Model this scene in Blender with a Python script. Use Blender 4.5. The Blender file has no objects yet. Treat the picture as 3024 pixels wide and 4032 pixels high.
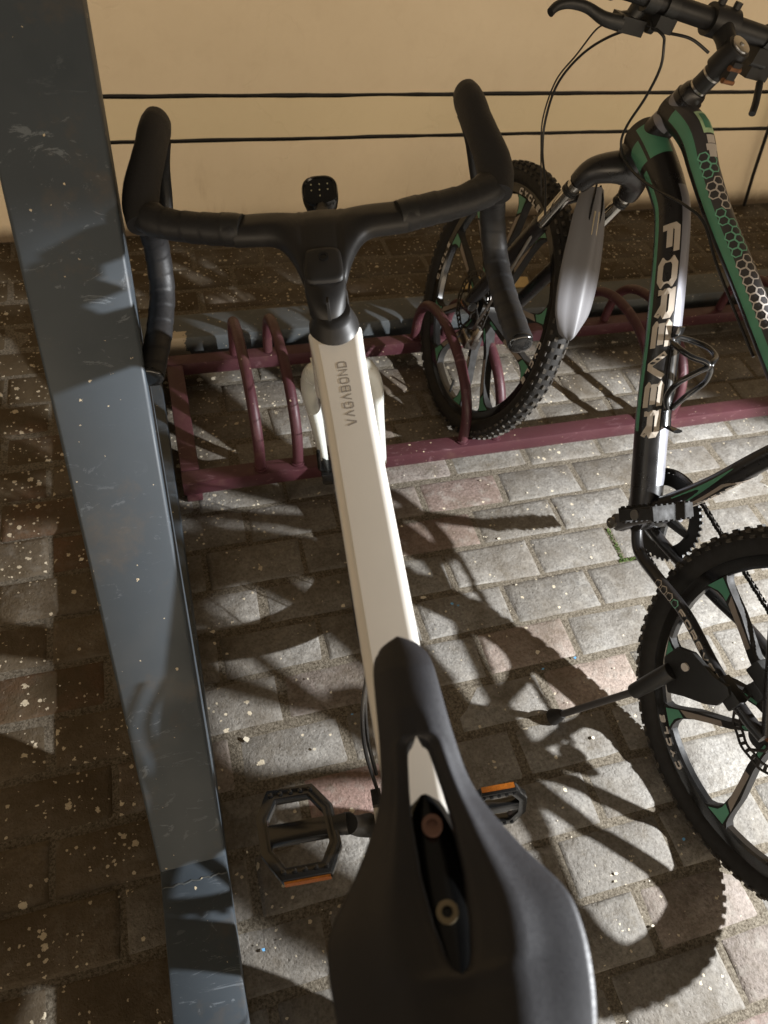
import bpy, bmesh, math, random
from mathutils import Vector as V, Matrix
from math import sin, cos, pi, radians as rad
random.seed(7)
sc = bpy.context.scene
COL = sc.collection

# ------------------------------------------------------------------ camera, world, sun
CAMZ = 1.3836
def basis(yaw, pitch, roll):
    cy, sy, cp, sp, cr, sr = cos(yaw), sin(yaw), cos(pitch), sin(pitch), cos(roll), sin(roll)
    fwd = V((sy*cp, cy*cp, -sp)); right = V((cy, -sy, 0)); up = right.cross(fwd)
    return right*cr+up*sr, up*cr-right*sr, fwd
cr_, cu_, cf_ = basis(0.4010518, 0.8920995, 0.1670718)
cam = bpy.data.objects.new("camera", bpy.data.cameras.new("camera"))
COL.objects.link(cam)
m = Matrix((cr_, cu_, -cf_)).transposed().to_4x4(); m.translation = V((0, 0, CAMZ))
cam.matrix_world = m
cam.data.sensor_fit = 'VERTICAL'; cam.data.sensor_height = 36; cam.data.lens = 2885.8/4032*36
cam.data.clip_start = 0.05; cam.data.clip_end = 400
cam.data.dof.use_dof = True; cam.data.dof.focus_distance = 1.15; cam.data.dof.aperture_fstop = 7.0
sc.camera = cam
sc.view_settings.view_transform = 'Standard'; sc.view_settings.look = 'None'
sc.view_settings.exposure = 1.05; sc.view_settings.gamma = 1

# low hooded garden lamp standing just out of frame to the right
LAMP = V((1.95, -.19, 1.15))
sl = bpy.data.lights.new("garden_lamp", 'SPOT'); sl.energy = 240; sl.spot_size = rad(113); sl.spot_blend = .08
sl.shadow_soft_size = .02; sl.color = (0.96, 0.98, 1.0)
so = bpy.data.objects.new("garden_lamp", sl); COL.objects.link(so); so.location = LAMP
_az, _el = rad(188), rad(-54.5)
so.rotation_euler = (-V((cos(_az)*cos(_el), sin(_az)*cos(_el), sin(_el)))).to_track_quat('Z', 'Y').to_euler()

w = bpy.data.worlds.new("World"); sc.world = w; w.use_nodes = True
nt = w.node_tree; nt.nodes.clear()
out = nt.nodes.new('ShaderNodeOutputWorld'); bg = nt.nodes.new('ShaderNodeBackground')
tc = nt.nodes.new('ShaderNodeTexCoord'); sep = nt.nodes.new('ShaderNodeSeparateXYZ')
nt.links.new(tc.outputs['Generated'], sep.inputs[0])
# warm town glow: strongest low over the street behind the viewer, dark overhead
def wmath(op, a, b=None, cl=False):
    n = nt.nodes.new('ShaderNodeMath'); n.operation = op; n.use_clamp = cl
    for i, v in enumerate((a, b)):
        if v is None: continue
        if isinstance(v, (int, float)): n.inputs[i].default_value = v
        else: nt.links.new(v, n.inputs[i])
    return n.outputs[0]
back = wmath('MAXIMUM', wmath('MULTIPLY', sep.outputs[1], -1.0), 0.0)
low = wmath('MAXIMUM', wmath('SUBTRACT', 1.0, wmath('MULTIPLY', wmath('ABSOLUTE', wmath('SUBTRACT', sep.outputs[2], 0.07)), 3.0)), 0.0)
amt = wmath('ADD', wmath('MULTIPLY', wmath('MULTIPLY', back, low), 2.2), 0.050)
nt.links.new(amt, bg.inputs['Strength'])
bg.inputs['Color'].default_value = (1.0, 0.81, 0.59, 1)
nt.links.new(bg.outputs[0], out.inputs[0])

# ------------------------------------------------------------------ materials
class NM:
    def __init__(s, name):
        s.m = bpy.data.materials.new(name); s.m.use_nodes = True
        s.t = s.m.node_tree; s.b = s.t.nodes['Principled BSDF']
        s.co = s.n('ShaderNodeTexCoord').outputs['Object']
    def n(s, typ, **kw):
        n = s.t.nodes.new(typ)
        for k, v in kw.items(): setattr(n, k, v)
        return n
    def lk(s, a, b): s.t.links.new(a, b)
    def set(s, **kw):
        for k, v in kw.items():
            k = k.replace('_', ' ')
            if hasattr(v, 'is_linked'): s.lk(v, s.b.inputs[k])
            else: s.b.inputs[k].default_value = (*v, 1) if isinstance(v, tuple) and len(v) == 3 else v
        return s
    def math(s, op, *a, clamp=False):
        n = s.n('ShaderNodeMath', operation=op, use_clamp=clamp)
        for i, v in enumerate(a):
            if isinstance(v, (int, float)): n.inputs[i].default_value = v
            else: s.lk(v, n.inputs[i])
        return n.outputs[0]
    def noise(s, sc_, det=4, rough=.55, co=None, dist=0.0):
        n = s.n('ShaderNodeTexNoise'); s.lk(co or s.co, n.inputs['Vector'])
        n.inputs['Scale'].default_value = sc_; n.inputs['Detail'].default_value = det
        n.inputs['Roughness'].default_value = rough; n.inputs['Distortion'].default_value = dist
        return n.outputs['Fac']
    def vor(s, sc_, co=None, feat='F1'):
        n = s.n('ShaderNodeTexVoronoi', feature=feat); s.lk(co or s.co, n.inputs['Vector'])
        n.inputs['Scale'].default_value = sc_
        return n
    def ramp(s, f, a, b, lo=0.0, hi=1.0):
        n = s.n('ShaderNodeMapRange'); s.lk(f, n.inputs[0])
        n.inputs[1].default_value = a; n.inputs[2].default_value = b
        n.inputs[3].default_value = lo; n.inputs[4].default_value = hi
        return n.outputs[0]
    def mix(s, f, a, b):
        n = s.n('ShaderNodeMix', data_type='RGBA')
        for i, v in ((0, f), (6, a), (7, b)):
            if hasattr(v, 'is_linked'): s.lk(v, n.inputs[i])
            elif isinstance(v, (int, float)): n.inputs[i].default_value = v
            else: n.inputs[i].default_value = (*v, 1)
        return n.outputs[2]
    def mapv(s, scale=(1, 1, 1), co=None):
        n = s.n('ShaderNodeMapping'); s.lk(co or s.co, n.inputs[0]); n.inputs['Scale'].default_value = scale
        return n.outputs[0]
    def bump(s, h, st=.3, d=.002, prev=None):
        n = s.n('ShaderNodeBump'); s.lk(h, n.inputs['Height'])
        n.inputs['Strength'].default_value = st; n.inputs['Distance'].default_value = d
        if prev: s.lk(prev, n.inputs['Normal'])
        s.lk(n.outputs[0], s.b.inputs['Normal']); return n.outputs[0]
    def specks(s, scale, size, thr, co=None, seed=0.0):
        # irregular dots: 1 inside a dot
        mp = s.n('ShaderNodeMapping'); s.lk(co or s.co, mp.inputs[0]); mp.inputs['Location'].default_value = (seed, seed*1.7, seed*.3)
        nz = s.n('ShaderNodeTexNoise'); s.lk(mp.outputs[0], nz.inputs['Vector']); nz.inputs['Scale'].default_value = scale*3.5
        ad = s.n('ShaderNodeVectorMath', operation='MULTIPLY_ADD'); s.lk(nz.outputs['Color'], ad.inputs[0])
        ad.inputs[1].default_value = (.55/scale,)*3; s.lk(mp.outputs[0], ad.inputs[2])
        v = s.vor(scale, co=ad.outputs[0])
        rnd = s.n('ShaderNodeSeparateColor'); s.lk(v.outputs['Color'], rnd.inputs[0])
        rad_ = s.math('MULTIPLY', s.math('POWER', rnd.outputs[1], 2.5), size)
        inside = s.math('LESS_THAN', v.outputs['Distance'], rad_)
        on = s.math('GREATER_THAN', rnd.outputs[0], thr)
        return s.math('MULTIPLY', inside, on)

def simple(name, col, rough=.5, metal=0.0, bump=0.0, bscale=60, var=.15, spec=None, coat=0.0, dust=0.0):
    k = NM(name)
    f = k.noise(bscale*.4, 5)
    c2 = tuple(max(0, min(1, c*(1-var))) for c in col); c1 = tuple(min(1, c*(1+var)) for c in col)
    c = k.mix(k.ramp(f, .3, .7), c2, c1)
    if dust:
        c = k.mix(k.ramp(k.noise(35, 7, .7), .45, .75, 0, dust), c, (.35, .30, .23))
    k.set(Base_Color=c, Roughness=k.ramp(k.noise(bscale*.8, 4), .3, .7, rough*.85, min(1, rough*1.15)), Metallic=metal)
    if spec is not None: k.set(Specular_IOR_Level=spec)
    if coat: k.set(Coat_Weight=coat, Coat_Roughness=.12)
    if bump: k.bump(k.noise(bscale, 6, .65), bump, .001)
    return k.m

# paving block
k = NM("paver_stone")
at = k.n('ShaderNodeAttribute', attribute_name='tint'); geo = k.n('ShaderNodeNewGeometry')
n1 = k.noise(5, 6, .65); n2 = k.noise(160, 5, .7); n3 = k.noise(38, 6, .6)
base = k.mix(k.ramp(n2, .3, .7), (0.50, .49, .47), (1.45, 1.45, 1.45))
mul = k.n('ShaderNodeMix', data_type='RGBA', blend_type='MULTIPLY'); mul.inputs[0].default_value = 1
k.lk(at.outputs['Color'], mul.inputs[6]); k.lk(base, mul.inputs[7])
c = mul.outputs[2]
sepg = k.n('ShaderNodeSeparateXYZ'); k.lk(geo.outputs['Position'], sepg.inputs[0])
# wear: pale scuffing and brown dirt film, heavier towards the wall; the left ramp paints in shade
c = k.mix(k.ramp(n3, .50, .72, 0, .5), c, (.44, .42, .38))
n4 = k.noise(17, 8, .72); c = k.mix(k.ramp(n4, .52, .70, 0, .6), c, (.085, .068, .044))
dirt_shade = k.math('ADD', k.ramp(n1, .33, .70, 0, .68), k.math('ADD', k.ramp(sepg.outputs[1], 1.15, 1.9, 0, .55), k.ramp(sepg.outputs[0], .15, -.25, 0, .45)), clamp=True)
c = k.mix(dirt_shade, c, (.070, .050, .027))
wallmask = k.math('ADD', k.ramp(sepg.outputs[1], .9, 2.0, .0, .6), k.ramp(sepg.outputs[0], .3, -.2, 0, .25))
sp1 = k.specks(56, .42, .58); sp2 = k.specks(140, .45, .60, seed=3.1)
nz = k.ramp(k.noise(6, 3), .35, .6)
msk = k.math('GREATER_THAN', k.math('ADD', wallmask, k.math('MULTIPLY', nz, .35)), .44)
s_all = k.math('MULTIPLY', k.math('MAXIMUM', sp1, sp2), msk)
few = k.math('MAXIMUM', k.specks(40, .22, .88, seed=9.0), k.specks(95, .36, .86, seed=5.0))
s_all = k.math('MAXIMUM', s_all, few)
c = k.mix(k.math('MULTIPLY', s_all, .85), c, (.62, .54, .40))
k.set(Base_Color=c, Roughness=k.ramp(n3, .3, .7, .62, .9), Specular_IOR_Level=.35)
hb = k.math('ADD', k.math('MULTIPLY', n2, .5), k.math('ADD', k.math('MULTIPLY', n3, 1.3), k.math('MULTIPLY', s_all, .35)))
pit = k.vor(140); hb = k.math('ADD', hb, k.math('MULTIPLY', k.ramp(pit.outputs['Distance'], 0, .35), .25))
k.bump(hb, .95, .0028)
M_PAVER = k.m

k = NM("joint_sand")
c = k.mix(k.ramp(k.noise(220, 4, .7), .35, .65), (.055, .042, .026), (.22, .19, .145))
k.set(Base_Color=c, Roughness=.95); k.bump(k.noise(260, 5, .7), 1, .003)
M_SAND = k.m
M_GROUND = simple("packed_ground", (.10, .08, .06), .95, bump=.5, bscale=30)

# wall plaster
k = NM("painted_plaster")
geo = k.n('ShaderNodeNewGeometry'); sp_ = k.n('ShaderNodeSeparateXYZ'); k.lk(geo.outputs['Position'], sp_.inputs[0])
z = sp_.outputs[2]
c = k.mix(k.ramp(k.noise(2.2, 6, .6), .3, .7), (.70, .585, .415), (.77, .65, .47))
c = k.mix(k.ramp(k.noise(14, 7, .7), .5, .75, 0, .35), c, (.64, .52, .36))
band = k.math('MULTIPLY', k.math('GREATER_THAN', z, .298), k.math('LESS_THAN', z, .425))
c = k.mix(k.math('MULTIPLY', band, .55), c, (.73, .62, .39))
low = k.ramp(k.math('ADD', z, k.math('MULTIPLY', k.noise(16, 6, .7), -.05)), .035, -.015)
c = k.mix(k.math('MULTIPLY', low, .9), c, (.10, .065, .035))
st = k.ramp(k.noise(1, 6, .7, co=k.mapv((18, 18, 3))), .58, .72, 0, 1)
c = k.mix(k.math('MULTIPLY', st, k.ramp(z, .3, 0, 0, .45)), c, (.36, .24, .13))
scr = k.specks(16, .05, .80, seed=2.0)
c = k.mix(k.math('MULTIPLY', scr, .6), c, (.30, .21, .13))
k.set(Base_Color=c, Roughness=.55, Specular_IOR_Level=.35)
peel = k.n('ShaderNodeTexVoronoi', feature='DISTANCE_TO_EDGE')
dn = k.n('ShaderNodeTexNoise'); k.lk(k.co, dn.inputs['Vector']); dn.inputs['Scale'].default_value = 9
dn.inputs['Detail'].default_value = 5
ad = k.n('ShaderNodeVectorMath', operation='MULTIPLY_ADD'); k.lk(dn.outputs['Color'], ad.inputs[0]); ad.inputs[1].default_value = (.25,)*3; k.lk(k.co, ad.inputs[2])
k.lk(ad.outputs[0], peel.inputs['Vector']); peel.inputs['Scale'].default_value = 4.5
ph = k.math('MULTIPLY', k.ramp(peel.outputs['Distance'], 0, .03), k.ramp(k.noise(3.1, 2), .52, .58))
b1 = k.bump(k.math('ADD', k.noise(5, 5), k.math('MULTIPLY', k.noise(60, 6, .7), .16)), .5, .008)
k.bump(ph, .32, .0025, prev=b1)
M_WALL = k.m
M_GROOVE = simple("black_groove_paint", (.012, .010, .008), .7, bump=.6, bscale=40)

# grey frame paint
def metalpaint(name, col, rough, speck, scratch=.5, dirtc=(.12, .085, .05)):
    k = NM(name)
    c = k.mix(k.ramp(k.noise(4, 5), .3, .7), tuple(x*.88 for x in col), tuple(min(1, x*1.1) for x in col))
    sx = k.ramp(k.noise(1, 8, .75, co=k.mapv((14, 40, 22)), dist=2.2), .585, .615, 0, 1)
    sx = k.math('MULTIPLY', sx, k.ramp(k.noise(3.3, 3), .42, .55))
    c = k.mix(k.math('MULTIPLY', sx, scratch), c, tuple(min(1, x*2.2+.08) for x in col))
    c = k.mix(k.ramp(k.noise(11, 8, .7), .55, .8, 0, .5), c, dirtc)
    s = k.math('MAXIMUM', k.specks(75, .20, speck, seed=1.3), k.specks(190, .22, .97, seed=7.3))
    c = k.mix(k.math('MULTIPLY', s, .9), c, (.62, .52, .36))
    if 'dusty' in name:   # spilled cream paint near the corner of the frame
        g_ = k.n('ShaderNodeNewGeometry'); q_ = k.n('ShaderNodeSeparateXYZ'); k.lk(g_.outputs['Position'], q_.inputs[0])
        bl = k.math('ADD', k.math('ABSOLUTE', k.math('SUBTRACT', q_.outputs[0], .008)), k.math('MULTIPLY', k.noise(28, 5, .6), .09))
        c = k.mix(k.math('MULTIPLY', k.math('LESS_THAN', bl, .078), k.math('LESS_THAN', q_.outputs[1], 1.66)), c, (.42, .35, .25))
    k.set(Base_Color=c, Roughness=k.ramp(k.noise(13, 6, .6), .3, .75, rough*.8, rough*1.5), Specular_IOR_Level=.36)
    k.bump(k.math('ADD', k.noise(7, 4), k.math('MULTIPLY', sx, .3)), .12, .004)
    return k.m
M_GREY = metalpaint("grey_steel_paint", (.044, .055, .066), .46, .80)
M_GREYD = metalpaint("grey_steel_paint_dusty", (.065, .072, .075), .42, .35, .6)
M_MAROON = metalpaint("maroon_paint", (.060, .020, .025), .42, .80, .45, (.16, .10, .07))
M_WHITE = simple("pearl_white_paint", (.80, .77, .71), .22, var=.015, coat=.6)
M_FORKW = simple("white_fork_paint", (.66, .68, .64), .25, var=.02, coat=.5)
M_MATBLK = simple("satin_black_alloy", (.013, .0125, .0125), .46, var=.1, spec=.4)
M_RUBBER = simple("tyre_rubber", (.012, .011, .010), .72, bump=.25, bscale=90, spec=.35)
M_RUBDUST = simple("worn_tread_rubber", (.018, .016, .014), .8, bump=.6, bscale=120, dust=.35)
M_SADDLE = simple("saddle_cover", (.018, .0185, .023), .50, bump=.12, bscale=700, var=.05, spec=.45)
M_HOOD = simple("hood_rubber", (.013, .0125, .013), .58, bump=.2, bscale=500, spec=.38)
M_GLOSS = simple("gloss_black", (.008, .008, .008), .16, spec=.6)
M_PLASTIC = simple("black_plastic", (.012, .012, .0115), .48, bump=.1, bscale=300)
M_STEEL = simple("brushed_steel", (.45, .43, .40), .3, metal=1, var=.15)
M_CHROME = simple("chrome_tube", (.62, .60, .56), .12, metal=1, var=.1)
M_COPPER = simple("copper_washer", (.55, .32, .26), .4, metal=.35)
M_BRASS = simple("zinc_bolt", (.50, .42, .28), .38, metal=.4)
M_RUST = simple("rusty_axle", (.16, .07, .03), .6, metal=.5, var=.5, bscale=200)
M_ORANGE = simple("amber_reflector", (.26, .075, .006), .3, bump=.4, bscale=700, var=.3)
M_GREEN = simple("green_decal", (.075, .235, .150), .4, var=.08)
M_MINT = simple("mint_decal", (.16, .42, .29), .45, var=.05)
M_TAN = simple("pale_decal", (.44, .385, .32), .45, var=.08)
M_WHITEDECAL = simple("white_decal", (.50, .46, .42), .45, var=.05)
M_TAUPE = simple("taupe_decal", (.22, .185, .155), .5, var=.08)
M_GREYTXT = simple("grey_print", (.30, .27, .24), .4, var=.05)
M_SILVERP = simple("silver_grey_paint", (.19, .19, .215), .42, metal=.3, var=.05)
M_MBLK = simple("black_frame_paint", (.013, .012, .012), .3, var=.2, spec=.5)
M_MGREY = simple("charcoal_frame_paint", (.045, .043, .045), .42, var=.1)
M_CHAIN = simple("oily_chain_steel", (.06, .055, .05), .35, metal=.8, var=.4, bscale=300)
k = NM("fender_plastic")
k.set(Base_Color=(.135, .133, .14), Roughness=.52, Specular_IOR_Level=.5, Subsurface_Weight=0.0)
k.bump(k.noise(9, 3), .1, .004); M_FENDER = k.m
M_MOSS = simple("moss", (.06, .10, .015), .95, bump=1, bscale=200, var=.5)
M_FLAKE = simple("paint_chip_cream", (.62, .56, .44), .7, var=.12)
M_BLUE = simple("paint_chip_blue", (.12, .35, .62), .6)
M_YELLOW = simple("pale_yellow_board", (.58, .44, .22), .7, var=.12)
M_LED = simple("led_lens", (.6, .58, .4), .15, spec=.8)
M_CABLE = simple("cable_housing", (.012, .012, .012), .35)
M_TAPE = simple("bar_tape", (.012, .012, .013), .52, bump=.25, bscale=400, spec=.42)
M_STICKER = simple("green_sticker", (.42, .60, .36), .5, var=.2, bscale=200)

# ------------------------------------------------------------------ mesh helper
class MB:
    def __init__(s): s.v = []; s.f = []; s.mi = []; s.att = []
    def add(s, vs, fs, mi=0):
        o = len(s.v); s.v += [V(p) for p in vs]
        for f in fs: s.f.append(tuple(i+o for i in f)); s.mi.append(mi)
        return s
    def build(s, name, mats, parent=None, sharp=38, smooth=True, bevel=0):
        me = bpy.data.meshes.new(name)
        root = parent
        while root and root.parent: root = root.parent
        inv = Matrix.Translation(-root.location) if root else Matrix()
        me.from_pydata([inv @ p for p in s.v], [], s.f)
        if not isinstance(mats, (list, tuple)): mats = [mats]
        for m_ in mats: me.materials.append(m_)
        for p, i in zip(me.polygons, s.mi): p.material_index = i
        bm = bmesh.new(); bm.from_mesh(me); bmesh.ops.recalc_face_normals(bm, faces=bm.faces)
        if bevel:
            es = [e for e in bm.edges if len(e.link_faces) == 2 and e.calc_face_angle(0) > rad(30)]
            bmesh.ops.bevel(bm, geom=es, offset=bevel, segments=2, affect='EDGES', profile=.6)
        bm.to_mesh(me); bm.free()
        if smooth:
            for p in me.polygons: p.use_smooth = True
            me.set_sharp_from_angle(angle=rad(sharp))
        o = bpy.data.objects.new(name, me); COL.objects.link(o)
        if parent: o.parent = parent
        return o
    def tube(s, pts, r, n=14, closed=False, cap=True, mi=0, ref=None, flat=1.0):
        pts = [V(p) for p in pts]; N = len(pts)
        rs = r if isinstance(r, (list, tuple)) else [r]*N
        vs = []; prev = None
        for i, p in enumerate(pts):
            if closed: t = pts[(i+1) % N]-pts[i-1]
            else: t = pts[min(i+1, N-1)]-pts[max(i-1, 0)]
            t.normalize()
            if prev is None:
                a = V(ref) if ref else (V((0, 0, 1)) if abs(t.z) < .9 else V((1, 0, 0)))
            else: a = prev
            a = (a-t*a.dot(t)).normalized(); b = t.cross(a); prev = a
            for j in range(n):
                th = 2*pi*j/n
                vs.append(p+a*cos(th)*rs[i]*flat+b*sin(th)*rs[i])
        fs = []
        for i in range(N if closed else N-1):
            i2 = (i+1) % N
            for j in range(n):
                j2 = (j+1) % n; fs.append((i*n+j, i*n+j2, i2*n+j2, i2*n+j))
        if cap and not closed:
            fs.append(tuple(range(n))[::-1]); fs.append(tuple((N-1)*n+j for j in range(n)))
        return s.add(vs, fs, mi)
    def loft(s, rings, cap=True, mi=0, closed=False):
        n = len(rings[0]); vs = [p for r_ in rings for p in r_]; fs = []
        N = len(rings)
        for i in range(N if closed else N-1):
            i2 = (i+1) % N
            for j in range(n):
                j2 = (j+1) % n; fs.append((i*n+j, i*n+j2, i2*n+j2, i2*n+j))
        if cap and not closed: fs.append(tuple(range(n))[::-1]); fs.append(tuple((N-1)*n+j for j in range(n)))
        return s.add(vs, fs, mi)
    def box(s, c, x, y, z, mi=0):
        c, x, y, z = V(c), V(x)/2, V(y)/2, V(z)/2
        vs = [c+x*i+y*j+z*k_ for i in (-1, 1) for j in (-1, 1) for k_ in (-1, 1)]
        return s.add(vs, [(0, 1, 3, 2), (4, 6, 7, 5), (0, 4, 5, 1), (2, 3, 7, 6), (0, 2, 6, 4), (1, 5, 7, 3)], mi)
    def aab(s, x0, x1, y0, y1, z0, z1, mi=0):
        return s.box(((x0+x1)/2, (y0+y1)/2, (z0+z1)/2), (x1-x0, 0, 0), (0, y1-y0, 0), (0, 0, z1-z0), mi)
    def disc(s, c, ax, r, th, n=24, mi=0, r_in=0):
        c = V(c); ax = V(ax).normalized(); a = ax.orthogonal().normalized(); b = ax.cross(a)
        def ring(rr, h): return [c+ax*h+(a*cos(2*pi*j/n)+b*sin(2*pi*j/n))*rr for j in range(n)]
        if r_in: return s.loft([ring(r_in, -th/2), ring(r, -th/2), ring(r, th/2), ring(r_in, th/2)], cap=False, closed=True, mi=mi)
        return s.loft([ring(r, -th/2), ring(r, th/2)], mi=mi)
    def prism(s, poly, n, th, mi=0):
        # planar polygon (world points) thickened along n
        n = V(n).normalized()*th/2; k_ = len(poly)
        vs = [V(p)-n for p in poly]+[V(p)+n for p in poly]
        fs = [tuple(range(k_))[::-1], tuple(range(k_, 2*k_))]+[(i, (i+1) % k_, k_+(i+1) % k_, k_+i) for i in range(k_)]
        return s.add(vs, fs, mi)

def spline(ps, n=8):
    ps = [V(p) for p in ps]; o = []
    for i in range(len(ps)-1):
        p0 = ps[max(i-1, 0)]; p1 = ps[i]; p2 = ps[i+1]; p3 = ps[min(i+2, len(ps)-1)]
        for j in range(n):
            t = j/n
            o.append(.5*((2*p1)+(p2-p0)*t+(2*p0-5*p1+4*p2-p3)*t*t+(3*p1-p0-3*p2+p3)*t**3))
    o.append(ps[-1]); return o
def lerp(a, b, t): return a+(b-a)*t
def interp(tab, x):
    if x <= tab[0][0]: return tab[0][1]
    for (a, p), (b, q) in zip(tab, tab[1:]):
        if x <= b: return p+(q-p)*(x-a)/(b-a)
    return tab[-1][1]

def tag(o, label=None, cat=None, group=None, kind=None):
    if label: o['label'] = label
    if cat: o['category'] = cat
    if group: o['group'] = group
    if kind: o['kind'] = kind
    return o
def empty(name, loc, label, cat, group=None):
    o = bpy.data.objects.new(name, None); COL.objects.link(o); o.location = loc
    o.empty_display_size = .1
    o.matrix_world = Matrix.Translation(V(loc))
    return tag(o, label, cat, group)

class Frame:   # s forward, t up, w right, leaning plane
    def __init__(f, x0, y0, head, lean):   # lean>0 : top leans to the left
        a, l = rad(head), rad(lean)
        f.o = V((x0, y0, 0)); f.h = V((sin(a), cos(a), 0)); r0 = V((cos(a), -sin(a), 0))
        f.u = V((0, 0, 1))*cos(l)-r0*sin(l); f.r = r0*cos(l)+V((0, 0, 1))*sin(l)
    def __call__(f, s, t, w=0): return f.o+f.h*s+f.u*t+f.r*w

# ------------------------------------------------------------------ stroke lettering
GL = {
 'F': [[(0, 0), (0, .82), (.1, 1), (1, 1)], [(0, .5), (.8, .5)]],
 'O': [[(.2, 0), (0, .2), (0, .8), (.2, 1), (.8, 1), (1, .8), (1, .2), (.8, 0), (.2, 0)]],
 'R': [[(0, 0), (0, 1), (.82, 1), (1, .85), (1, .6), (.85, .46), (0, .46)], [(.55, .46), (1, 0)]],
 'E': [[(1, 1), (.12, 1), (0, .85), (0, .15), (.12, 0), (1, 0)], [(0, .5), (.9, .5)]],
 'V': [[(0, 1), (.42, 0), (.58, 0), (1, 1)]],
 'A': [[(0, 0), (.5, 1), (1, 0)]],
 'G': [[(1, .82), (.85, 1), (.2, 1), (0, .82), (0, .18), (.2, 0), (.85, 0), (1, .15), (1, .5), (.55, .5)]],
 'B': [[(0, 0), (0, 1), (.82, 1), (.95, .88), (.95, .62), (.82, .52), (0, .52)], [(.82, .52), (1, .4), (1, .12), (.85, 0), (0, 0)]],
 'N': [[(0, 0), (0, 1), (1, 0), (1, 1)]],
 'D': [[(0, 0), (0, 1), (.78, 1), (1, .8), (1, .2), (.78, 0), (0, 0)]],
 'C': [[(1, .8), (.85, 1), (.2, 1), (0, .8), (0, .2), (.2, 0), (.85, 0), (1, .2)]],
 'Y': [[(0, 1), (.5, .5), (1, 1)], [(.5, .5), (.5, 0)]],
 'L': [[(0, 1), (0, 0), (1, 0)]],
}
def ribbon(pts, wd, sub=.12):
    # mitred ribbon of width wd along 2D polyline; returns list of quads of 2D points
    P = [V((x, y, 0)) for x, y in pts]; closed = (P[0]-P[-1]).length < 1e-6
    if closed: P = P[:-1]
    N = len(P); L = []; R = []
    for i, p in enumerate(P):
        if closed or 0 < i < N-1:
            d1 = (p-P[i-1]).normalized(); d2 = (P[(i+1) % N]-p).normalized()
        elif i == 0: d1 = d2 = (P[1]-p).normalized()
        else: d1 = d2 = (p-P[-2]).normalized()
        n1 = V((-d1.y, d1.x, 0)); n2 = V((-d2.y, d2.x, 0)); n = (n1+n2).normalized()
        k_ = min(1/max(n.dot(n1), .35), 2.0)
        L.append(p+n*wd/2*k_); R.append(p-n*wd/2*k_)
    q = []
    for i in range(N if closed else N-1):
        j = (i+1) % N; m_ = max(1, int((P[j]-P[i]).length/sub))
        for a in range(m_):
            t0, t1 = a/m_, (a+1)/m_
            q.append([L[i].lerp(L[j], t0), L[i].lerp(L[j], t1), R[i].lerp(R[j], t1), R[i].lerp(R[j], t0)])
    return q
def letter_quads(text, w, h, gap, stroke, slant=0.0):
    # returns quads in (u along text, v up) coordinates, metres
    out_ = []; x = 0
    for ch in text:
        for st_ in GL[ch]:
            pts = [(a*(w-stroke)+stroke/2, b*(h-stroke)+stroke/2) for a, b in st_]
            for qd in ribbon(pts, stroke, sub=h*.25):
                out_.append([(x+p.x+slant*p.y, p.y) for p in qd])
        x += w+gap
    return out_, x-gap
def hexes(mb, cells, R_, wd, fn, mi=0):
    for cx, cy in cells:
        pts = [(cx+R_*cos(rad(60*k_+30)), cy+R_*sin(rad(60*k_+30))) for k_ in range(6)]
        for qd in ribbon(pts+[pts[0]], wd, 1): mb.add([fn(p.x, p.y) for p in qd], [(0, 1, 2, 3)], mi)

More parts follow.
